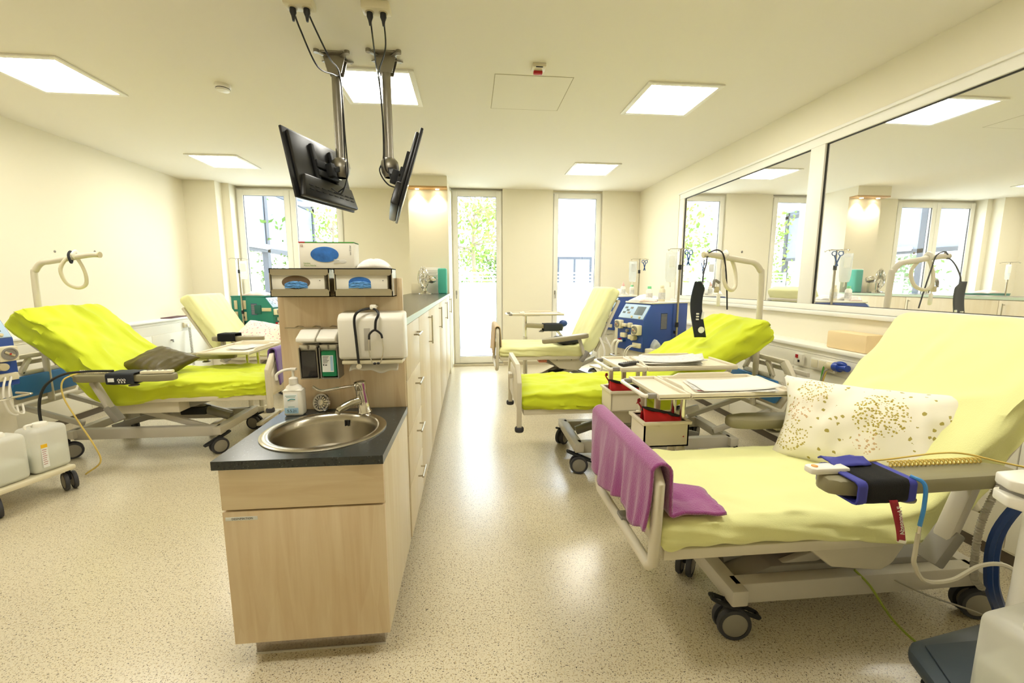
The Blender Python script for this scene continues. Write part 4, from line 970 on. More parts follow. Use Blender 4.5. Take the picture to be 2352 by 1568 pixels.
# ------------------------------------------------------------------ overbed tables
def overbed_table(label, loc, rz, L, D, zt, split=.22, colx=.28, base=True, bins=True):
    t = thing('overbed_table', label, 'table', loc, rz, 'overbed tables')
    def tray(x0, x1, nm, notch):
        b = B(); r = .018
        b.bb(x0, x1, -D/2, D/2, zt-.022, zt-.010, .004)
        b.bb(x0, x1, -D/2, -D/2+r, zt-.026, zt+.006, .005).bb(x0, x1, D/2-r, D/2, zt-.026, zt+.006, .005)
        b.bb(x0, x0+r, -D/2+r, D/2-r, zt-.022, zt+.006, .005).bb(x1-r, x1, -D/2+r, D/2-r, zt-.022, zt+.006, .005)
        if notch:
            b.prism([(x0+.10, D/2-r, zt+.004), (x1-.10, D/2-r, zt+.004), (x1-.14, D/2-r, zt+.022), (x0+.14, D/2-r, zt+.022)], (0, r*.8, 0), .003)
            b.prism([(x0+.002, -D/2+.08, zt+.004), (x0+.002, D/2-.08, zt+.004), (x0+.002, D/2-.12, zt+.02), (x0+.002, -D/2+.12, zt+.02)], (r*.8, 0, 0), .003)
        return b.build(nm, M_tray, t)
    tray(0, split*L, 'side_tray', False); tray(split*L+.006, L, 'main_tray', True)
    hd = B().tube([(.01, -D/2+.04, zt-.012), (-.055, -D/2+.045, zt-.012), (-.062, -D/2+.06, zt-.012), (-.062, D/2-.06, zt-.012), (-.055, D/2-.045, zt-.012), (.01, D/2-.04, zt-.012)], .011, 10)
    h = hd.build('push_handle', M_whitep, t)
    for sy in (-1, 1): B().box((-.02, sy*(D/2-.042), zt-.012), (.05, .028, .028), .006).build('handle_clamp', M_bedg, h)
    cx = colx*L
    B().bb(cx-.05, cx+.2, -.06, .06, zt-.04, zt-.024, .004).build('head_plate', M_bedg, t)
    for sy in (-.055, .055):
        c = B().cyl((cx, sy, .12), (cx, sy, zt*.68), .024, n=18).build('column', M_bedw, t)
        B().cyl((cx, sy, zt*.66), (cx, sy, zt-.03), .016, n=16).build('inner_tube', M_chrome, c)
    f = B().bar((cx, -.26, .085), (cx, .26, .085), .06, .035, .008).bar((cx, -.22, .085), (cx+.45, -.22, .085), .04, .03, .006).bar((cx, .22, .085), (cx+.45, .22, .085), .04, .03, .006).bb(cx-.04, cx+.04, -.09, .09, .09, .15, .01)
    f.build('foot', M_bedw, t)
    for x, y in ((cx-.0, -.24), (cx, .24), (cx+.43, -.22), (cx+.43, .22)):
        c = link('caster', CAST[0], t); c.location = (x, y, 0); c.scale = (.45,)*3; link('hub', CAST[1], c)
    if bins:
        zb = zt-.33; bw, bd, bh = .26, .2, .14; x0 = -.02
        b = B(); e = .008
        b.bb(x0, x0+bw, -bd/2, bd/2, zb, zb+e).bb(x0, x0+e, -bd/2, bd/2, zb, zb+bh).bb(x0+bw-e, x0+bw, -bd/2, bd/2, zb, zb+bh).bb(x0, x0+bw, -bd/2, -bd/2+e, zb, zb+bh).bb(x0, x0+bw, bd/2-e, bd/2, zb, zb+bh)
        for q in ((x0-.012, x0+bw+.012, -bd/2-.012, -bd/2+e), (x0-.012, x0+bw+.012, bd/2-e, bd/2+.012), (x0-.012, x0+e, -bd/2, bd/2), (x0+bw-e, x0+bw+.012, -bd/2, bd/2)): b.bb(q[0], q[1], q[2], q[3], zb+bh-.012, zb+bh+.006, .003)
        o = b.build('bin', M_tray, t)
        B().bar((.05, bd/2+.02, zb+bh-.02), (.05, bd/2+.02, zt-.03), .03, .03).bar((.15, bd/2+.02, zb+bh-.02), (.15, bd/2+.02, zt-.03), .03, .03).bar((.02, bd/2+.02, zb+bh-.01), (.18, bd/2+.02, zb+bh-.01), .03, .03).build('hanger', M_bedw, o)
    return t
overbed_table('overbed table beside the near couch, holding the red-edged folder', (.975, 2.30, 0), 0, .79, .44, .88)
overbed_table('overbed table beside the right lime bed, holding a remote control', (.985, 2.90, 0), R(1), .83, .43, .90)
overbed_table('overbed table with bare top standing by the back wall pillar', (.57, 5.98, 0), 0, .72, .40, 1.03, bins=False)
overbed_table('overbed table standing over the far edge of the left lime bed', (-2.30, 4.98, 0), R(-90), .83, .47, .815, bins=False, colx=.35)
def pouch(x, y, z, rz, lab):
    t = thing('red_pouch', lab, 'pouch', (x, y, z), rz, 'red pouches in the table bins'); t.scale = (1.0, 1.3, 1.45)
    b = B(); b.grid(lambda u, v: (-.11+.22*u, -.045+.09*v, .09*(max(0., math.sin(PI*v))**.5)*(.75+.35*(1-u))+.008*fold(u*6, v*6, x)), 22, 14)
    solid(b.build('bag', M_red, t), .004, 1)
    B().tube([(-.115, 0, .10), (-.08, 0, .098), (0, .004, .085), (.09, 0, .07), (.115, .01, .065)], .009, 8, 4).build('zip', M_blackm, t)
    B().tube([(-.112, 0, .10), (-.135, .01, .125), (-.12, .02, .13)], .008, 8, 3, flat=.5).build('pull_tab', M_redtag, t)
pouch(1.09, 2.28, .60, R(-10), 'red zip pouch in the bin of the table by the near couch'); pouch(1.09, 2.88, .62, R(-12), 'red zip pouch in the bin of the table by the right lime bed')
# papers and remote
def folder(name, label, loc, rz, w, d, m, edge=None, n=3, curl=.02):
    t = thing(name, label, 'folder', loc, rz)
    for k in range(n):
        b = B(); b.grid(lambda u, v: (-w/2+w*u+.01*k, -d/2+d*v-.006*k, .003+.006*k+curl*(u**3)*(.3+.55*k)+.004*fold(u*3, v*3, k)), 12, 8)
        o = solid(b.build('sheet', m if k % 2 == 0 else M_print, t), .002, 1); o.rotation_euler = (0, 0, R((-1)**k*(2+3*k)))
        if edge and k == 0:
            e = B(); e.grid(lambda u, v: (-w/2+.012+(w-.02)*u, -d/2+.005+.035*v, .0068+curl*.3*(u**3)), 10, 2); e.build('edge_stripe', edge, o)
    return t
folder('patient_folder', 'white folder with a red stripe lying on the near overbed table', (1.45, 2.24, .872), R(-14), .42, .26, M_paper, M_redtag)
folder('patient_folder', 'stack of white record sheets on the table by the right lime bed', (1.40, 2.92, .892), R(-16), .44, .28, M_paper, None, 4)
folder('paper_form', 'white form with purple print on the left overbed table', (-2.26, 4.50, .807), R(75), .30, .20, M_paper, M_purple, 2, .004)
tag(at(B().box((0, 0, .004), (.25, .2, .004), .001).build('paper_form', M_paper), (1.12, 5.95, 1.022)), 'white paper lying on the table by the back wall', 'paper')
t = thing('remote_control', 'black remote control on the table by the right lime bed', 'remote control', (1.10, 2.84, .891), R(-62))
B().box((0, 0, .011), (.052, .17, .022), .007).build('case', M_black, t)
b = B()
for i in range(3):
    for j in range(6): b.cyl((-.014+.014*i, .06-.02*j, .022), (-.014+.014*i, .06-.02*j, .0245), .0045, n=8)
o = b.build('buttons', M_bedg, t); o['kind'] = 'stuff'

# ------------------------------------------------------------------ dialysis machines
def hose(parent, name, pts, r, m, sm=7): return B().tube(pts, r, 7, sm).build(name, m, parent)
def machine(label, loc, rz, M, side=1, scale=1., pole=True, tray_front=.0, bigtray=False, teal=False):
    t = thing('dialysis_machine', label, 'medical machine', loc, rz, 'dialysis machines'); w = .19; D = .62
    p = [(0, .76), (0, 1.085), (.105, 1.235), (.13, 1.25), (D, 1.25), (D, .76)]
    B().prism([(-w, y, z) for y, z in p], (2*w, 0, 0), .008).build('housing', M, t)
    B().bb(-w-.004, w+.004, .10, D+.005, 1.245, 1.262, .005).build('lid', M_whitep if not teal else M, t)
    # sloped control panel
    sl = math.atan2(.15, .105); c0 = V(0, .0525, 1.16); nrm = V(0, -math.sin(sl), math.cos(sl))
    Mx = Matrix.Translation(c0) @ Matrix.Rotation(sl, 4, 'X')
    def slab(b): bmesh.ops.transform(b.bm, matrix=Mx, verts=b.bm.verts[:]); return b
    cp = slab(B().box((0, 0, .004), (2*w-.02, .172, .010), .003)).build('control_panel', M_bluel, t)
    slab(B().box((.085, .01, .0105), (.12, .10, .004), .002)).build('display', M_lcd, cp)
    for i, (x, y) in enumerate(((-.13, .04), (-.05, .04), (-.13, -.02), (-.06, -.02), (-.09, .01))):
        slab(B().box((x, y, .0095), (.04, .022, .003), .001)).build('key_block', M_bedg if i % 2 else M_lcd, cp)
    for x in (.02, .13): slab(B().lathe([(0, 0), (.012, 0), (.01, .014), (0, .014)], (x, -.07, .009), 14)).build('dial', M_creamd, cp)
    # pumps
    def pump(x, z, s):
        b = B().box((x, -.028, z), (.088*s, .056, .088*s), .008)
        o = b.build('pump', M_cream, t)
        B().lathe([(.036*s, -.004), (.038*s, .004), (.03*s, .006), (.028*s, .001), (0, .001)], (x, -.057, z), 24, (0, -1, 0)).build('rotor_ring', M_bedg, o)
        B().box((x, -.062, z), (.05*s, .008, .014), .003, (0, R(35), 0)).build('rotor', M_creamd, o)
        B().cyl((x, -.068, z), (x, -.06, z), .006).build('axle', M_redd, o)
    pump(-.135, 1.025, 1.); pump(.125, .985, 1.15)
    for x, z, sx, sz in ((-.055, 1.02, .06, .035), (.025, 1.025, .04, .05), (-.065, .915, .07, .05), (.045, .905, .06, .045)):
        B().box((x, -.022, z), (sx, .046, sz), .008).build('clamp', M_cream, t)
    B().cyl((.09, -.06, .90), (.09, .0, .90), .026, n=16, bev=.005).build('chamber', M_creamd, t)
    B().cyl((-.02, -.03, .965), (-.02, 0, .965), .016, n=12).build('sensor', M_bedg, t)
    B().box((.12, -.012, .825), (.11, .024, .05), .005).build('connector_plate', M_cream, t)
    for x, c in ((-.13, M_redd), (-.075, M_scis)): B().cyl((x, -.035, .855), (x, 0, .855), .016, n=12).build('coupling', c, t)
    for x, q in ((-.13, -.01), (-.075, .0)):
        hose(t, 'hose', [(x, -.035, .85), (x-.01, -.075, .845), (x-.02+q, -.09, .79), (x-.03+q, -.085, .68), (x-.04+q, -.07, .55), (x-.02+q, -.03, .42)], .013, M_whitetube)
    for x in (.10, .13):
        hose(t, 'thin_hose', [(x, -.024, .825), (x-.02, -.06, .82), (x-.05, -.09, .78), (x-.065, -.10, .70), (x-.04, -.085, .60), (x+.02, -.05, .56), (x+.04, -.02, .62)], .006, M_whitetube)
    # pedestal
    B().bb(-w+.02, w-.02, .05, D-.04, .20, .765, .01).build('pedestal', M_bedw, t)
    B().tube([(-.17, .02, .70), (-.17, -.09, .70), (-.14, -.12, .70), (.14, -.12, .70), (.17, -.09, .70), (.17, .02, .70)], .008, 8, 4).build('front_rail', M_chrome, t)
    f0 = -.10-tray_front
    b = B().bb(-w-.03, w+.03, f0, D, .15, .185, .012)
    b.build('base_plate', M_cream, t)
    for x, y in ((-w-.01, f0+.05), (w+.01, f0+.05), (-w-.01, D-.05), (w+.01, D-.05)):
        c = link('caster', CAST[0], t); c.location = (x, y, 0); c.rotation_euler = (0, 0, R(70)); c.scale = (.92,)*3; link('hub', CAST[1], c); link('stem', CAST[2], c)
    # side panel fittings
    sx = side*w
    b = B()
    for k in range(11): b.bb(sx-.003, sx+.003, .24, .32, .99+.014*k, .997+.014*k)
    o = b.build('vent_slats', M_bedg, t); o['kind'] = 'stuff'
    B().bb(min(sx, sx+side*.002), max(sx, sx+side*.002), .235, .325, .98, 1.15).build('vent_field', mat('vent_dark', '33456F', .6), t)
    B().bb(min(sx, sx+side*.002), max(sx, sx+side*.002), .40, .403, .77, 1.24).build('seam', MATS['vent_dark'], t)
    if teal:
        for y, z, a, c in ((.55, 1.13, .045, .13), (.55, .98, .045, .10), (.42, 1.13, .045, .13), (.42, .96, .045, .13), (.33, .83, .05, .05), (.09, 1.06, .14, .05), (.22, 1.06, .10, .13)):
            B().box((sx+side*.004, y, z), (.014, a, c), .003).build('side_cover', M_creamd if a < .09 or a > .12 else mat('teal_dark', '125A50', .5), t)
        B().cyl((sx, .17, .84), (sx+side*.02, .17, .84), .045, n=22).build('side_knob', M_creamd, t)
    else:
        B().bb(min(sx, sx+side*.10), max(sx, sx+side*.10), .03, .22, .60, .80, .008).build('waste_bin', M_cream, t)
    if pole:
        px, py = sx+side*.026, .44
        q = B().cyl((px, py, .70), (px, py, 1.62), .0125, n=14).cyl((px, py, 1.60), (px, py, 1.80), .009, n=12).build('drip_pole', M_steel, t)
        B().cyl((px, py, 1.59), (px, py, 1.64), .017, n=14).build('pole_clamp', M_blackm, q)
        B().cyl((px, py, 1.0), (px, py, 1.05), .018, n=14).build('pole_clamp', M_blackm, q)
        h = B()
        for a in range(4):
            an = a*PI/2+.9; cx, sy = math.cos(an), math.sin(an)
            h.tube([(px, py, 1.80), (px+.06*cx, py+.06*sy, 1.802), (px+.10*cx, py+.10*sy, 1.80), (px+.115*cx, py+.115*sy, 1.785), (px+.12*cx, py+.12*sy, 1.79), (px+.122*cx, py+.122*sy, 1.80)], .003, 6, 3)
        h.build('hook_cross', M_steel, q)
        for sy in (-.04, .04): B().bb(min(sx, px), max(sx, px), py-.015, py+.015, 1.0+sy-.01-.1, 1.02+sy-.1).build('pole_mount', M_blackm, q)
        # scissors-like hose clamp hung on the cross
    return t
RM = R(-68.3)
MC = {'mid': (1.65, 4.275), 'far': (2.01, 6.23), 'left': (-3.20, 3.06), 'teal': (-2.88, 6.80)}
machine('blue dialysis machine beside the right lime bed', (*MC['mid'], 0), RM, M_blue)
machine('blue dialysis machine farther back, behind the far right couch', (*MC['far'], 0), RM, M_blue)
machine('blue dialysis machine cut off by the left picture edge', (*MC['left'], 0), R(74), M_blue, -1, tray_front=.24, pole=False)
def wpos(key, rz, lx, ly, z):
    ox, oy = MC[key]; c, s_ = math.cos(rz), math.sin(rz); return (ox+c*lx-s_*ly, oy+s_*lx+c*ly, z)
# hose clamps (blue scissors) and infusion bags on the drip poles
def clamp_scissors(p, rz, lab):
    t = thing('hose_clamp', lab, 'clamp', p, rz, 'blue hose clamps')
    b = B()
    for s_ in (-1, 1):
        b.tube([(s_*.03+.022*math.cos(a), 0, -.03+.022*math.sin(a)) for a in [2*PI*k/14 for k in range(14)]], .005, 6, closed=True)
        b.bar((s_*.025, s_*.004, -.05), (-s_*.012, s_*.004, -.16), .006, .014, .002)
    b.build('handles', M_scis, t)
    B().tube([(-.0, 0, .0), (-.03, 0, -.012)], .003, 6).build('hanger', M_steel, t)
def infusion_bag(p, rz, lab, h=.26, w=.12):
    t = thing('infusion_bag', lab, 'infusion bag', p, rz, 'infusion bags')
    b = B()
    for sg in (1, -1): b.grid(lambda u, v: (w*(u-.5)*(1-.25*v**6), sg*.018*max(0., math.sin(PI*u))**.6*max(0., math.sin(PI*min(1, v*1.02)))**.5, -.02-h*v), 12, 16)
    b.build('bag', M_clearbag, t)
    B().bb(-.035, .035, -.0195, -.0185, -.17, -.06).build('label', M_label, t)
    B().cyl((0, 0, -.02-h-.05), (0, 0, -.02-h), .008, n=10).build('port', M_whitep, t)
    B().tube([(0, 0, -.005), (.006, 0, -.012), (0, 0, -.022), (-.006, 0, -.012)], .003, 6, 3, closed=True).build('hanger', M_whitep, t)
for key, nm in (('mid', 'near blue machine'), ('far', 'far blue machine')):
    q = wpos(key, RM, .19+.026, .44, 1.79)
    clamp_scissors((q[0]+.05, q[1]-.07, 1.79), R(20), 'blue hose clamp hanging on the drip pole of the %s' % nm)
    infusion_bag((q[0]-.105, q[1]-.02, 1.785), R(10), 'clear infusion bag on the drip pole of the %s' % nm, .30, .13)
def bottle(p, r, h, capm, lab, body=None, tip=False):
    t = thing('medicine_bottle', lab, 'bottle', p, group='bottles on the machines')
    B().lathe([(0, 0), (r, 0), (r, h*.72), (r*.6, h*.82), (r*.5, h*.84), (r*.5, h*.88), (0, h*.88)], n=18).build('body', body or M_whitep, t)
    B().lathe([(0, h*.84), (r*.62, h*.84), (r*.62, h*.97), (r*.5, h), (0, h)], n=16).build('cap', capm, t)
    B().lathe([(r+.0006, h*.15), (r+.0006, h*.55)], n=18).build('label', M_print, t)
    if tip: B().lathe([(r*.4, h), (0, h*1.25)], n=12).build('tip', capm, t)
M_capg = mat('green_cap', '7ED69A', .4); M_capp = mat('pink_cap', 'E8B0A4', .4)
bottle(wpos('mid', RM, .03, .22, 1.262), .032, .16, M_capg, 'white bottle with green cap on the near blue machine')
bottle(wpos('mid', RM, .06, .37, 1.262), .034, .17, M_cream, 'cream bottle behind the green-capped one on the near blue machine', M_cream)
bottle(wpos('far', RM, .04, .30, 1.262), .035, .17, M_capp, 'white bottle with pink tip on the far blue machine', None, True)
bottle(wpos('far', RM, .10, .42, 1.262), .035, .16, M_capg, 'white bottle with green cap on the far blue machine')
def wrap_pack(p, rz, w, d, h, m, lab, seed):
    b = B(); b.grid(lambda u, v: (w*(u-.5), d*(v-.5), .001+h*(max(0., math.sin(PI*u))**.4)*(max(0., math.sin(PI*v))**.4)*(.75+.5*fold(u*4+seed, v*4, seed))), 24, 18)
    o = solid(b.build('supply_pack', m), .002, 1); at(o, p, (0, 0, rz)); return tag(o, lab, 'package', 'wrapped supplies on the machines')
M_wrapp = mat('pink_wrapping', 'F3DCD4', .55, bump=.25, bscale=30)
wrap_pack(wpos('mid', RM, -.09, .30, 1.263), RM, .18, .34, .075, M_wrap, 'white wrapped supplies on the far side of the near blue machine', 1.)
wrap_pack(wpos('mid', RM, .08, .16, 1.263), RM+.4, .16, .10, .05, M_wrapp, 'small pinkish wrapped pack at the front of the near blue machine', 2.)
wrap_pack(wpos('far', RM, -.08, .28, 1.263), RM, .20, .34, .11, M_wrap, 'white wrapped supplies on the far blue machine', 3.)
bk = wpos('mid', RM, .19+.052, .125, .80)
b = B(); b.grid(lambda u, v: (bk[0]-.04+.08*u, bk[1]-.05+.10*v, bk[2]+.001+.09*(max(0., math.sin(PI*u))**.35)*(max(0., math.sin(PI*v))**.35)*(.9+.3*fold(u*3, v*3, 7.))), 16, 16)
tag(solid(b.build('tubing_set', M_clearbag), .002, 1), 'clear packed tubing set in the bin on the near blue machine', 'tubing')
# teal machine at the far left
RT = R(82)
machine('teal dialysis machine beside the far left couch', (*MC['teal'], 0), RT, M_teal, -1, pole=True, teal=True)
wrap_pack(wpos('teal', RT, -.03, .3, 1.263), RT, .26, .36, .07, M_wrapp, 'white and pink wrapped supplies on the teal machine', 5.)
q = wpos('teal', RT, -.19-.026, .44, 1.79); infusion_bag((q[0]+.09, q[1]-.05, 1.785), 0, 'clear infusion bag on the drip pole of the teal machine', .26, .11)

# canisters
def canister(p, rz, lab, w=.21, d=.17, h=.31, lab2=None, level=.5, ink=None):
    t = thing('canister', lab, 'canister', p, rz, 'plastic canisters')
    B().box((0, 0, h/2), (w, d, h), .035, None, 4).build('shell', M_canister, t)
    B().box((0, 0, h*level/2+.004), (w-.008, d-.008, h*level-.004), .03, None, 4).build('liquid', M_liquid, t)
    B().lathe([(.0, h-.004), (.042, h-.004), (.042, h+.012), (.036, h+.022), (0, h+.022)], n=24).build('cap', M_whitep, t)
    B().tube([(-w*.36, 0, h-.004), (-w*.36, 0, h+.018), (-w*.2, 0, h+.02)], .008, 8, 3).build('grip', M_whitep, t)
    if lab2:
        l = B().bb(-w*.30, -w*.30+.035, -d/2-.0015, -d/2-.0005, .04, .20).build('label', M_label, t)
        B().bb(-w*.30, -w*.30+.035, -d/2-.0022, -d/2-.0014, .175, .20).build('warning_band', mat('hazard_yellow', 'F0C020', .6), l)
        pr = B()
        for k in range(8): pr.bb(-w*.30+.004, -w*.30+.028-.003*(k % 3), -d/2-.0022, -d/2-.0014, .16-.014*k, .163-.014*k)
        pr.build('print', M_redtag, l)
    if ink: text('marker_writing', ink, .035, M_dark, t, (-.02, -d/2+.02, h+.0006), (0, 0, 0), .0003)
    return t
RLm = R(74)
canister(wpos('left', RLm, .115, -.235, .186), RLm, 'milky canister with hazard label on the base of the left machine', lab2=True)
canister(wpos('left', RLm, -.11, -.235, .186), RLm, 'milky canister at the left picture edge on the machine base', level=.45)
q = wpos('mid', RM, -.10, -.32, 0)
t = canister((1.50, 4.52, 0), R(20), 'milky canister with red label on the floor before the near blue machine', .2, .2, .34)
B().box((.04, -.1015, .12), (.07, .002, .07)).build('label', mat('red_label', 'C86A58', .6), t)

# partial machine stand at the lower right corner
t = thing('machine_stand', 'white machine column on a dark tray base at the right picture edge', 'medical machine', (1.63, 1.02, 0))
B().prism([(-.14, .15, .20), (-.18, .12, .20), (-.235, -.02, .20), (-.23, -.16, .20), (-.18, -.28, .20), (.35, -.30, .20), (.38, .16, .20), (.2, .2, .20)], (0, 0, .05), .018).build('base_tray', M_traydk, t)
B().prism([(-.12, .12, .252), (-.19, -.02, .252), (-.18, -.22, .252), (.3, -.24, .252), (.3, .12, .252)], (0, 0, .006), .002).build('tray_floor', mat('tray_inset', '36414A', .55), t)
B().lathe([(.05, .25), (.042, .30), (.036, .5), (.036, 1.16), (.04, 1.2), (.04, 1.28), (0, 1.29)], (.125, .05, 0), 24).build('column', M_whitep, t)
B().prism([(-.10, -.01, .875), (-.085, -.05, .875), (.02, -.05, .875), (.06, 0, .875), (.03, .05, .875), (-.07, .045, .875)], (0, 0, .034), .006).build('upper_jaw', M_whitep, t)
B().prism([(-.10, -.01, .825), (-.085, -.05, .825), (.02, -.05, .825), (.06, 0, .825), (.03, .05, .825), (-.07, .045, .825)], (0, 0, .034), .006).build('lower_jaw', M_whitep, t)
B().bb(-.07, .04, -.03, .03, .857, .877).build('jaw_gap', M_bedg, t)
B().lathe([(0, -.05), (.05, -.03), (.055, .02), (.045, .09), (0, .11)], (.135, -.02, .80), 20).build('grip_knob', M_whitep, t)
for x, y in ((-.18, .05), (-.1, -.24), (.25, .1), (.25, -.22)):
    c = link('caster', CAST[0], t); c.location = (x, y, 0); c.rotation_euler = (0, 0, R(40)); link('hub', CAST[1], c); link('stem', CAST[2], c)
canister((1.56, .90, .2525), R(8), 'milky canister with handwriting on the dark tray at lower right', .22, .18, .29, None, .52, 'N3  A5')
for k, dx in enumerate((0, .025)):
    cord('water_hose', ('nearer' if k == 0 else 'farther') + ' navy blue hose hanging behind the white machine column', [(1.88+dx, 1.16, .83), (1.80+dx, 1.20, .62), (1.83+dx, 1.22, .42), (1.95+dx, 1.26, .25), (2.08+dx, 1.3, .10), (2.2+dx, 1.32, .03)], .013, M_navyhose, 'hose', group='navy hoses')
b = B(); pts = catmull([(1.76, 1.18, .82), (1.72, 1.19, .65), (1.74, 1.2, .46), (1.78, 1.2, .40)], 40)
o = B().tube(pts, .011, 8, rad=lambda f: .0105+.0018*math.sin(f*330)).build('corrugated_hose', M_greycord); tag(o, 'grey corrugated hose hanging beside the navy hoses', 'hose')

# ------------------------------------------------------------------ cuffs, handsets, cords
def sleeve(x0, x1, y0, y1, z0, z1, th=.006, bulge=.004, seed=1., n=8):
    b = B(); prof = []
    r = .018; 
    for cy, cz, a0 in ((y1-r, z0+r, -PI/2), (y1-r, z1-r, 0), (y0+r, z1-r, PI/2), (y0+r, z0+r, PI)):
        for k in range(5): a = a0+PI/2*k/4; prof.append((cy+r*math.cos(a), cz+r*math.sin(a)))
    m = len(prof)
    b.grid(lambda u, v: (x0+(x1-x0)*u, prof[int(round(v*m)) % m][0]+(prof[int(round(v*m)) % m][0]-(y0+y1)/2)*bulge*10*math.sin(PI*u), prof[int(round(v*m)) % m][1]+(prof[int(round(v*m)) % m][1]-(z0+z1)/2)*bulge*10*math.sin(PI*u)+.003*fold(u*5, v*6, seed)), n, m)
    return b
def coil(p0, p1, r, turns, wr, m, name, label):
    p0, p1 = Vector(p0), Vector(p1); d = p1-p0; x = d.normalized(); u = x.orthogonal().normalized(); w = x.cross(u)
    n = turns*9; pts = [p0+d*(k/n)+(u*math.cos(2*PI*k/9)+w*math.sin(2*PI*k/9))*r for k in range(n+1)]
    return tag(B().tube(pts, wr, 6).build(name, m), label, 'cable')
# near couch armrest
t = thing('blood_pressure_cuff', 'black and blue pressure cuff wrapped round the near armrest', 'pressure cuff', (1.32, 1.24, .80))
solid(sleeve(-.075, .075, -.082, .082, -.038, .042, seed=2.).build('velcro_band', M_cuffb, t), .006, 1)
solid(sleeve(-.105, -.073, -.083, .083, -.039, .041, bulge=.002, seed=3.).build('edge_band', M_cuffblue, t), .006, 1); solid(sleeve(.073, .10, -.083, .083, -.039, .041, bulge=.002, seed=4.).build('edge_band', M_cuffblue, t), .006, 1)
b = B(); b.grid(lambda u, v: (-.10+.14*u, .02+.07*v, .05+.012*fold(u*3, v*3, 1.)+.01*math.sin(v*3)), 8, 6); solid(b.build('loose_end', M_cuffblue, t), .005)
tg = B(); tg.grid(lambda u, v: (.0+.028*u+.035*v*1., -.088-.012*math.sin(v*2), -.02-.135*v), 4, 12); tg = solid(tg.build('red_strap', M_redtag, t), .003)
tx = text('strap_lettering', 'Abseamed F', .021, M_paper, tg, (.033, -.1035, -.082), (PI/2, R(-104.5), 0), .0006)
B().box((.052, -.098, -.158), (.03, .006, .012), .002, (0, R(15), 0)).build('strap_end', M_whitep, tg)
hose(t, 'cuff_tube', [(.095, -.06, .045), (.115, -.09, .03), (.118, -.095, -.04), (.112, -.095, -.11)], .006, M_tubeblue)
B().cyl((.112, -.095, -.135), (.112, -.095, -.108), .0055, n=10).build('connector', M_chrome, t)
cord('pressure_line', 'clear pressure line looping from the near cuff to the floor machine', [(1.432, 1.145, .665), (1.43, 1.145, .60), (1.44, 1.15, .55), (1.50, 1.16, .48), (1.60, 1.16, .475), (1.70, 1.16, .52), (1.77, 1.14, .53), (1.80, 1.10, .49), (1.785, 1.05, .42), (1.72, .98, .33), (1.68, .97, .27)], .007, mat('clear_tube', 'C9C2AC', .25), 'tube')
t = thing('call_handset', 'cream call handset with orange button at the tip of the near armrest', 'handset', (1.17, 1.262, .831))
B().prism([(-.045, -.016, 0), (-.03, -.024, 0), (.09, -.026, 0), (.09, .026, 0), (-.03, .024, 0), (-.045, .016, 0)], (0, 0, .022), .006).build('case', M_whitep, t)
B().cyl((-.02, 0, .021), (-.02, 0, .0245), .010, n=16).build('button', M_orange, t)
coil((1.44, 1.275, .842), (1.80, 1.275, .842), .009, 22, .0028, M_yellowc, 'coiled_cord', 'yellowish coiled cord lying along the near armrest')
cord('signal_cable', 'straight yellowish cord above the coil on the near armrest', [(1.28, 1.29, .846), (1.45, 1.298, .848), (1.65, 1.30, .862), (1.76, 1.295, .858), (1.86, 1.26, .838), (1.92, 1.22, .83)], .0035, M_yellowc)
# left lime bed armrest
t = thing('blood_pressure_cuff', 'dark cuff with white print wrapped round the left bed armrest', 'pressure cuff', (-2.70, 3.57, .72))
solid(sleeve(-.10, .10, -.08, .08, -.04, .05, seed=5.).build('band', M_cuff, t), .006, 1)
B().box((-.055, -.088, .0), (.045, .002, .03), .001).build('white_patch', M_label, t)
b = B()
for k in range(3): b.tube([(.0+.02*k+.008*math.cos(a), -.0885, .008*math.sin(a)+.012*(-1)**k*0) for a in [2*PI*q/10 for q in range(10)]], .002, 5, closed=True)
for k in range(3): b.bb(-.003+.02*k, .006+.02*k, -.0895, -.0875, -.024, -.012)
b.build('white_marks', M_paper, t)
t = thing('bed_handset', 'beige hand control with grey keys on the left bed armrest', 'handset', (-2.47, 3.56, .7515), R(4))
B().box((0, 0, .013), (.22, .055, .024), .007).build('case', M_cream, t)
for k in range(4): B().cyl((-.06+.04*k, 0, .024), (-.06+.04*k, 0, .028), .011, n=12).build('key', M_bedg, t)
coil((-3.06, 3.60, .765), (-2.82, 3.58, .765), .012, 16, .004, M_cream, 'coiled_cord', 'beige coiled cord lying along the left bed armrest')
cord('cuff_cable', 'black cable looping from the left bed cuff down to the floor', [(-2.78, 3.55, .78), (-2.95, 3.52, .785), (-3.08, 3.46, .77), (-3.16, 3.40, .68), (-3.18, 3.37, .5), (-3.14, 3.36, .25), (-3.12, 3.36, .12), (-3.16, 3.36, .03)], .009, M_black)
cord('handset_cable', 'cream cable hanging from the left bed armrest to the floor', [(-3.06, 3.60, .76), (-3.12, 3.52, .72), (-3.10, 3.48, .6), (-3.0, 3.45, .42), (-2.88, 3.42, .22), (-2.84, 3.40, .10), (-2.93, 3.37, .02)], .006, M_yellowc)
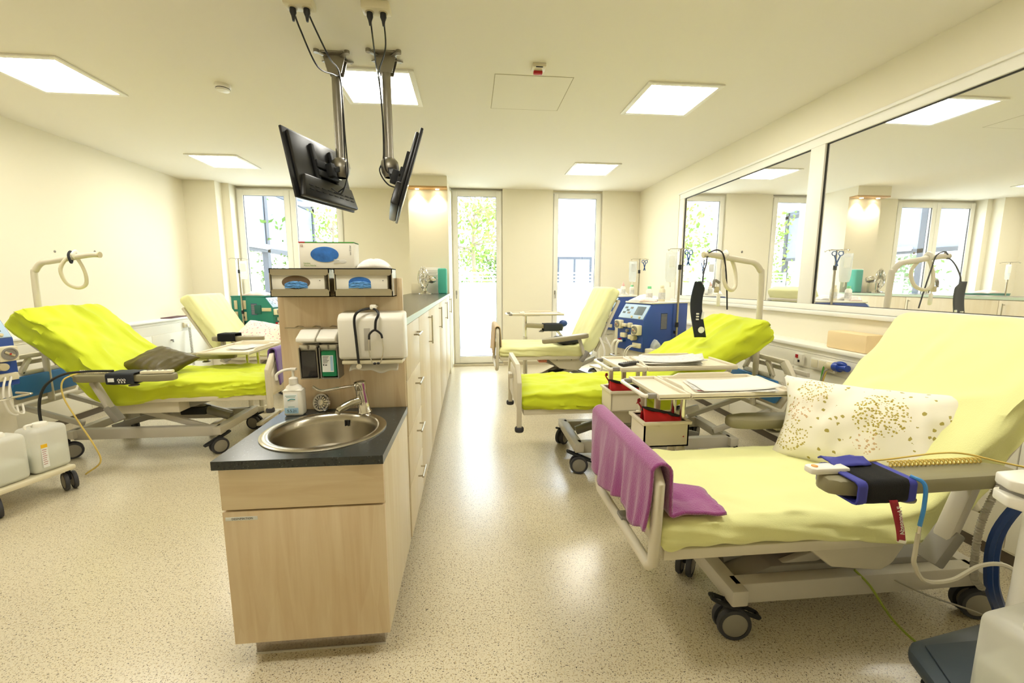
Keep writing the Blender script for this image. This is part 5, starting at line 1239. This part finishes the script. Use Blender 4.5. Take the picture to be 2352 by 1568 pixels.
# cuff hung on the lifting pole of the right lime bed
def hang_cuff():
    t = thing('blood_pressure_cuff', 'dark cuff hanging by its tube from the lifting pole', 'pressure cuff', (1.835, 3.27, 1.47))
    b = B(); b.grid(lambda u, v: (-.048+.096*u*(1-.5*max(0, .12-v)/.12)-.03*math.sin(v*PI*.9)+.02*v, .02*math.sin(v*5)+.012*math.sin(u*PI), -.445*v), 8, 26)
    s = solid(b.build('cuff', M_cuff, t), .012)
    B().cyl((.012, -.028+.004, -.385), (.012, -.02, -.385), .026, n=20).build('white_dot', M_label, s)
    B().box((.025, -.006, -.27), (.016, .012, .06), .002, (0, R(10), 0)).build('white_patch', M_label, s)
    b = B()
    for k in range(3): b.bb(-.03, -.012, -.020, -.006, -.262-.022*k, -.25-.022*k)
    b.build('white_marks', M_paper, s)
    hose(t, 'tube', [(.012, .0, -.005), (.02, .01, .06), (.05, .03, .14), (.07, .06, .19), (.10, .09, .205)], .006, M_black)
hang_cuff()
cord('cuff_cable', 'black cable hanging straight down from the right lifting pole', [(1.92, 3.34, 1.70), (1.98, 3.32, 1.722), (2.04, 3.33, 1.69), (2.07, 3.33, 1.58), (2.10, 3.34, 1.40), (2.12, 3.35, 1.24)], .006, M_black)
t = thing('call_handset', 'white call handset hanging from the strap grip on the right', 'handset', (2.03, 3.34, 1.46))
B().box((0, 0, -.14), (.03, .022, .10), .009).build('case', M_whitep, t); B().box((-.02, 0, -.055), (.035, .03, .05), .008).build('clip', M_creamd, t)
hose(t, 'cord', [(-.01, 0, .03), (-.02, 0, -.03), (0, 0, -.09)], .004, M_whitep)
B().tube([(.0, .0, .0), (-.04, .0, .02), (-.05, .0, -.04)], .012, 8, 4).build('holder', M_bedg, t)
# blue board and cords on the black strap of the left pole
tag(B().tube([(-3.42, 4.09, 1.727), (-3.42, 4.118, 1.70), (-3.42, 4.10, 1.66), (-3.40, 4.06, 1.63), (-3.41, 4.055, 1.69)], .009, 8, 5, closed=True).build('black_strap', M_blackm), 'black strap looped round the left lifting pole', 'strap')
# far right couch: dark cuff on the far armrest
t = thing('blood_pressure_cuff', 'dark cuff wrapped round the back armrest of the far couch', 'pressure cuff', (1.12, 5.78, .85))
solid(sleeve(-.13, .13, -.08, .08, -.05, .05, seed=8.).build('band', M_cuff, t), .006, 1)
B().sphere((.15, -.02, .05), .06, (1, 1, .8)).build('bulb', M_navyhose, t)
t = thing('blood_pressure_cuff', 'black cuff on the armrest of the far left couch', 'pressure cuff', (-2.95, 5.51, .80))
solid(sleeve(-.10, .10, -.08, .08, -.05, .045, seed=9.).build('band', M_cuffb, t), .006, 1)
for k, pts in enumerate(([(1.56, 5.0, .80), (1.60, 4.93, .62), (1.55, 4.90, .40), (1.48, 4.88, .12), (1.60, 4.86, .02)], [(1.63, 5.0, .80), (1.70, 4.92, .60), (1.66, 4.88, .36), (1.62, 4.84, .10), (1.75, 4.8, .02)])):
    cord('bed_hose', ('left' if k == 0 else 'right') + ' one of two white hoses hanging by the far right couch', pts, .013, M_whitetube, 'hose', group='white hoses by the far couch')

# ------------------------------------------------------------------ wall fittings
t = thing('call_switch', 'white wall switch with red call button on the right duct', 'switch', (2.757, 3.275, .825))
B().box((-.012, 0, 0), (.026, .085, .10), .006).build('case', M_whitep, t); B().box((-.027, .015, .025), (.006, .028, .03), .002).build('button', M_redd, t); B().box((-.027, -.01, -.012), (.006, .02, .02), .003).build('jack', M_blackm, t)
t = thing('socket_strip', 'white triple socket strip on the right duct', 'socket', (2.757, 3.03, .822))
B().box((-.010, 0, 0), (.022, .245, .088), .005).build('case', M_whitep, t)
for y in (.075, 0, -.075):
    B().box((-.0225, y, 0), (.005, .066, .066), .004).build('outlet', M_cream, t)
t = thing('blue_plug', 'large blue industrial plug in the right duct', 'plug', (2.757, 2.80, .835))
B().lathe([(0, 0), (.035, 0), (.038, .02), (.036, .05), (.026, .056), (.024, .12), (0, .125)], (-.02, .11, .0), 20, (-.1, -1, .05)).build('body', mat('plug_blue', '1C3E9C', .3), t)
B().lathe([(0, 0), (.024, 0), (.03, .05), (.012, .075), (0, .08)], (-.02, .11, 0), 18, (-.3, 1, -.1)).build('neck', M_creamd, t)
B().sphere((-.03, .05, .03), .028, (.8, 1.6, .7)).build('cover', MATS['plug_blue'], t)
cord('earth_cord', 'green cord hanging from the right socket strip', [(2.725, 2.99, .825), (2.71, 2.99, .79), (2.70, 2.99, .6), (2.69, 2.95, .35), (2.66, 2.9, .1), (2.6, 2.8, .02), (2.5, 2.6, .01)], .006, mat('leaf_green_cord', '4E9A2E', .5))
cord('earth_cord', 'yellow cord hanging from the right socket strip', [(2.725, 2.955, .82), (2.705, 2.955, .78), (2.70, 2.98, .6), (2.69, 2.93, .3), (2.60, 2.85, .05), (2.4, 2.75, .012), (2.2, 2.62, .012)], .006, M_yellowc)
cord('mains_cord', 'grey cord hanging from the blue plug', [(2.725, 2.92, .83), (2.70, 2.96, .78), (2.69, 2.98, .62), (2.68, 2.95, .3), (2.62, 2.9, .03), (2.4, 2.9, .012)], .007, M_greycord)
cord('earth_cord', 'green and yellow earth cord from the near couch chassis to the floor', [(1.62, 1.52, .25), (1.66, 1.48, .20), (1.70, 1.40, .10), (1.78, 1.32, .03), (1.9, 1.24, .010), (2.1, 1.2, .01)], .005, M_greenc)
cord('mains_cord', 'thin grey cord running from the near couch to its rear caster', [(1.70, 1.58, .26), (1.76, 1.52, .22), (1.9, 1.46, .16), (2.1, 1.40, .10), (2.2, 1.36, .04)], .004, M_greycord)
tag(at(B().prism([(-.08, -.17, 0), (.06, -.17, 0), (.06, .17, 0), (-.08, .17, 0)], (0, 0, .135), .012).build('foam_wedge', M_foam), (2.885, 2.92, .9555)), 'peach foam block on the ledge of the right wall', 'foam block')
t = thing('wall_socket', 'cream wall socket with a coiled cord on the left duct', 'socket', (-4.188, 6.72, .84))
B().box((.012, 0, 0), (.024, .16, .075), .005).build('case', M_cream, t); B().cyl((.024, -.03, 0), (.05, -.03, 0), .022, n=16).build('plug', M_whitep, t)
coil((-4.13, 6.69, .80), (-4.08, 6.62, .25), .014, 26, .004, M_greycord, 'coiled_cord', 'grey coiled cord hanging from the left wall socket')
tag(at(B().box((0, 0, .006), (.14, .42, .012), .003, (0, 0, R(6))).build('clipboard', mat('maroon_cover', '4E2230', .5)), (-4.275, 6.62, .9555)), 'thin maroon folder lying on the left wall ledge', 'folder')

# ------------------------------------------------------------------ outside
OUT = struct(B().bb(-14, 10, 7.86, 30, -.6, -.15).build('ground', M_stone))
struct(B().bb(-3.9, 3.2, 7.86, 9.15, -.15, -.01).build('floor_balcony', M_stone))
def railing(x0, x1, label):
    t = thing('balcony_railing', label, 'railing', ((x0+x1)/2, 9.0, -.01)); h = (x1-x0)/2
    n = max(1, round((x1-x0)/1.1))
    for k in range(n): B().bb(-h+2*h*k/n+.02, -h+2*h*(k+1)/n-.02, -.006, .006, .08, 1.46).build('glass_panel', M_frost, t)
    for k in range(n+1): B().bb(-h+2*h*k/n-.02, -h+2*h*k/n+.02, -.02, .02, 0, 1.68).build('post', M_white, t)
    for z in (1.51, 1.585, 1.66): B().bb(-h, h, -.015, .015, z-.014, z+.014).build('rail', M_white, t)
railing(-3.9, -1.2, 'frosted glass balcony railing outside the left window'); railing(-1.0, 3.2, 'frosted glass balcony railing outside the right windows')
def tree(x, y, z0, r, h, lab, n, m1, seed):
    t = thing('tree', lab, 'tree', (x, y, z0), group='trees outside'); rnd = random.Random(seed)
    b = B().tube([(0, 0, 0), (.05, .02, h*.3), (0, .05, h*.6), (.1, 0, h*.95)], .1, 8, 3, rad=lambda f: .10*(1-.8*f))
    tips = []
    for k in range(14):
        a = rnd.uniform(0, 2*PI); z = h*rnd.uniform(.25, .85); L = r*rnd.uniform(.6, 1.); e = V(L*math.cos(a), L*math.sin(a), z+.3*r*rnd.uniform(0, 1.2)); tips.append((V(0, 0, z), e))
        b.tube([(0, 0, z), (e*.5+V(0, 0, z*.5+.05)), e], .03, 6, 3, rad=lambda f: .03*(1-.7*f))
    b.build('trunk', M_bark, t)
    lv = B()
    for k in range(n):
        p0, p1 = rnd.choice(tips); f = rnd.uniform(.3, 1.15); c = p0.lerp(p1, f)+V(rnd.gauss(0, .22*r), rnd.gauss(0, .22*r), rnd.gauss(0, .16*r))
        s_ = rnd.uniform(.05, .10); u = V(rnd.gauss(0, 1), rnd.gauss(0, 1), rnd.gauss(0, 1)).normalized(); w_ = u.orthogonal().normalized()
        vs = [lv.bm.verts.new(c+q) for q in (-u*s_, w_*s_*.5, u*s_, -w_*s_*.5)]; lv.bm.faces.new(vs)
    o = lv.build('foliage', m1, t); o['kind'] = 'stuff'
tree(.1, 12.5, -.15, 1.4, 4.6, 'light green tree seen through the glazed door', 1500, M_leaf2, 1)
tree(1.3, 13.5, -.15, 1.0, 2.6, 'low green shrub tree right of the door view', 900, M_leaf, 2)
tree(-.4, 11.2, -.15, .7, 1.7, 'small bush behind the railing of the glazed door', 900, M_leaf, 3)
tree(-6.4, 12.0, -.15, 1.6, 4.2, 'leafy tree seen through the glazed annex at left', 1500, M_leaf, 4)
tree(-4.4, 14.5, -.15, 1.5, 4.0, 'leafy tree behind the left window', 1300, M_leaf2, 5)
t = thing('annex_building', 'glazed annex with grey frames outside the left window', 'building', (-4.75, 10.5, -.15))
B().bb(-.12, .0, -2.5, 3.5, 2.35, 3.9).build('wall', M_facadel, t)
B().bb(-.12, .0, -2.5, 3.5, 0, .5).build('wall', M_facadel, t)
B().bb(-.3, .25, -2.5, 3.5, 3.9, 4.05).build('roof_edge', M_facade, t)
for y in (-2.4, -1.1, .3, 1.8, 3.4): B().bb(-.10, .03, y-.07, y+.07, .5, 3.9).build('mullion', M_facadeg, t)
for z in (.5, 2.35, 3.75): B().bb(-.10, .03, -2.5, 3.5, z-.05, z+.05).build('transom', M_facadeg, t)
for a, b_ in ((-2.33, -1.17), (-1.03, .23), (.37, 1.73), (1.87, 3.33)): B().bb(-.06, -.05, a, b_, .55, 2.3).build('pane', M_glassw, t)
B().cyl((.06, -.9, 2.42), (.06, .2, 2.42), .06, n=14).build('blind_roll', M_facade, t)
t = thing('neighbour_house', 'pale neighbouring house with a grey window beyond the right window', 'building', (5.3, 18, -.6))
B().bb(-3.2, 3.5, 0, .4, 0, 4.2).build('wall', M_facade, t)
for x in (-.9, 1.4):
    w_ = B().bb(x-.75, x+.75, -.05, 0, 1.7, 3.1).build('window', M_facadeg, t); B().bb(x-.65, x-.04, -.06, -.045, 1.8, 3.0).build('window_pane', M_facadel, w_); B().bb(x+.04, x+.65, -.06, -.045, 1.8, 3.0).build('window_pane', M_facadel, w_)
B().bb(-3.3, 3.6, -.3, .5, 4.2, 4.4).build('roof_edge', M_facade, t)
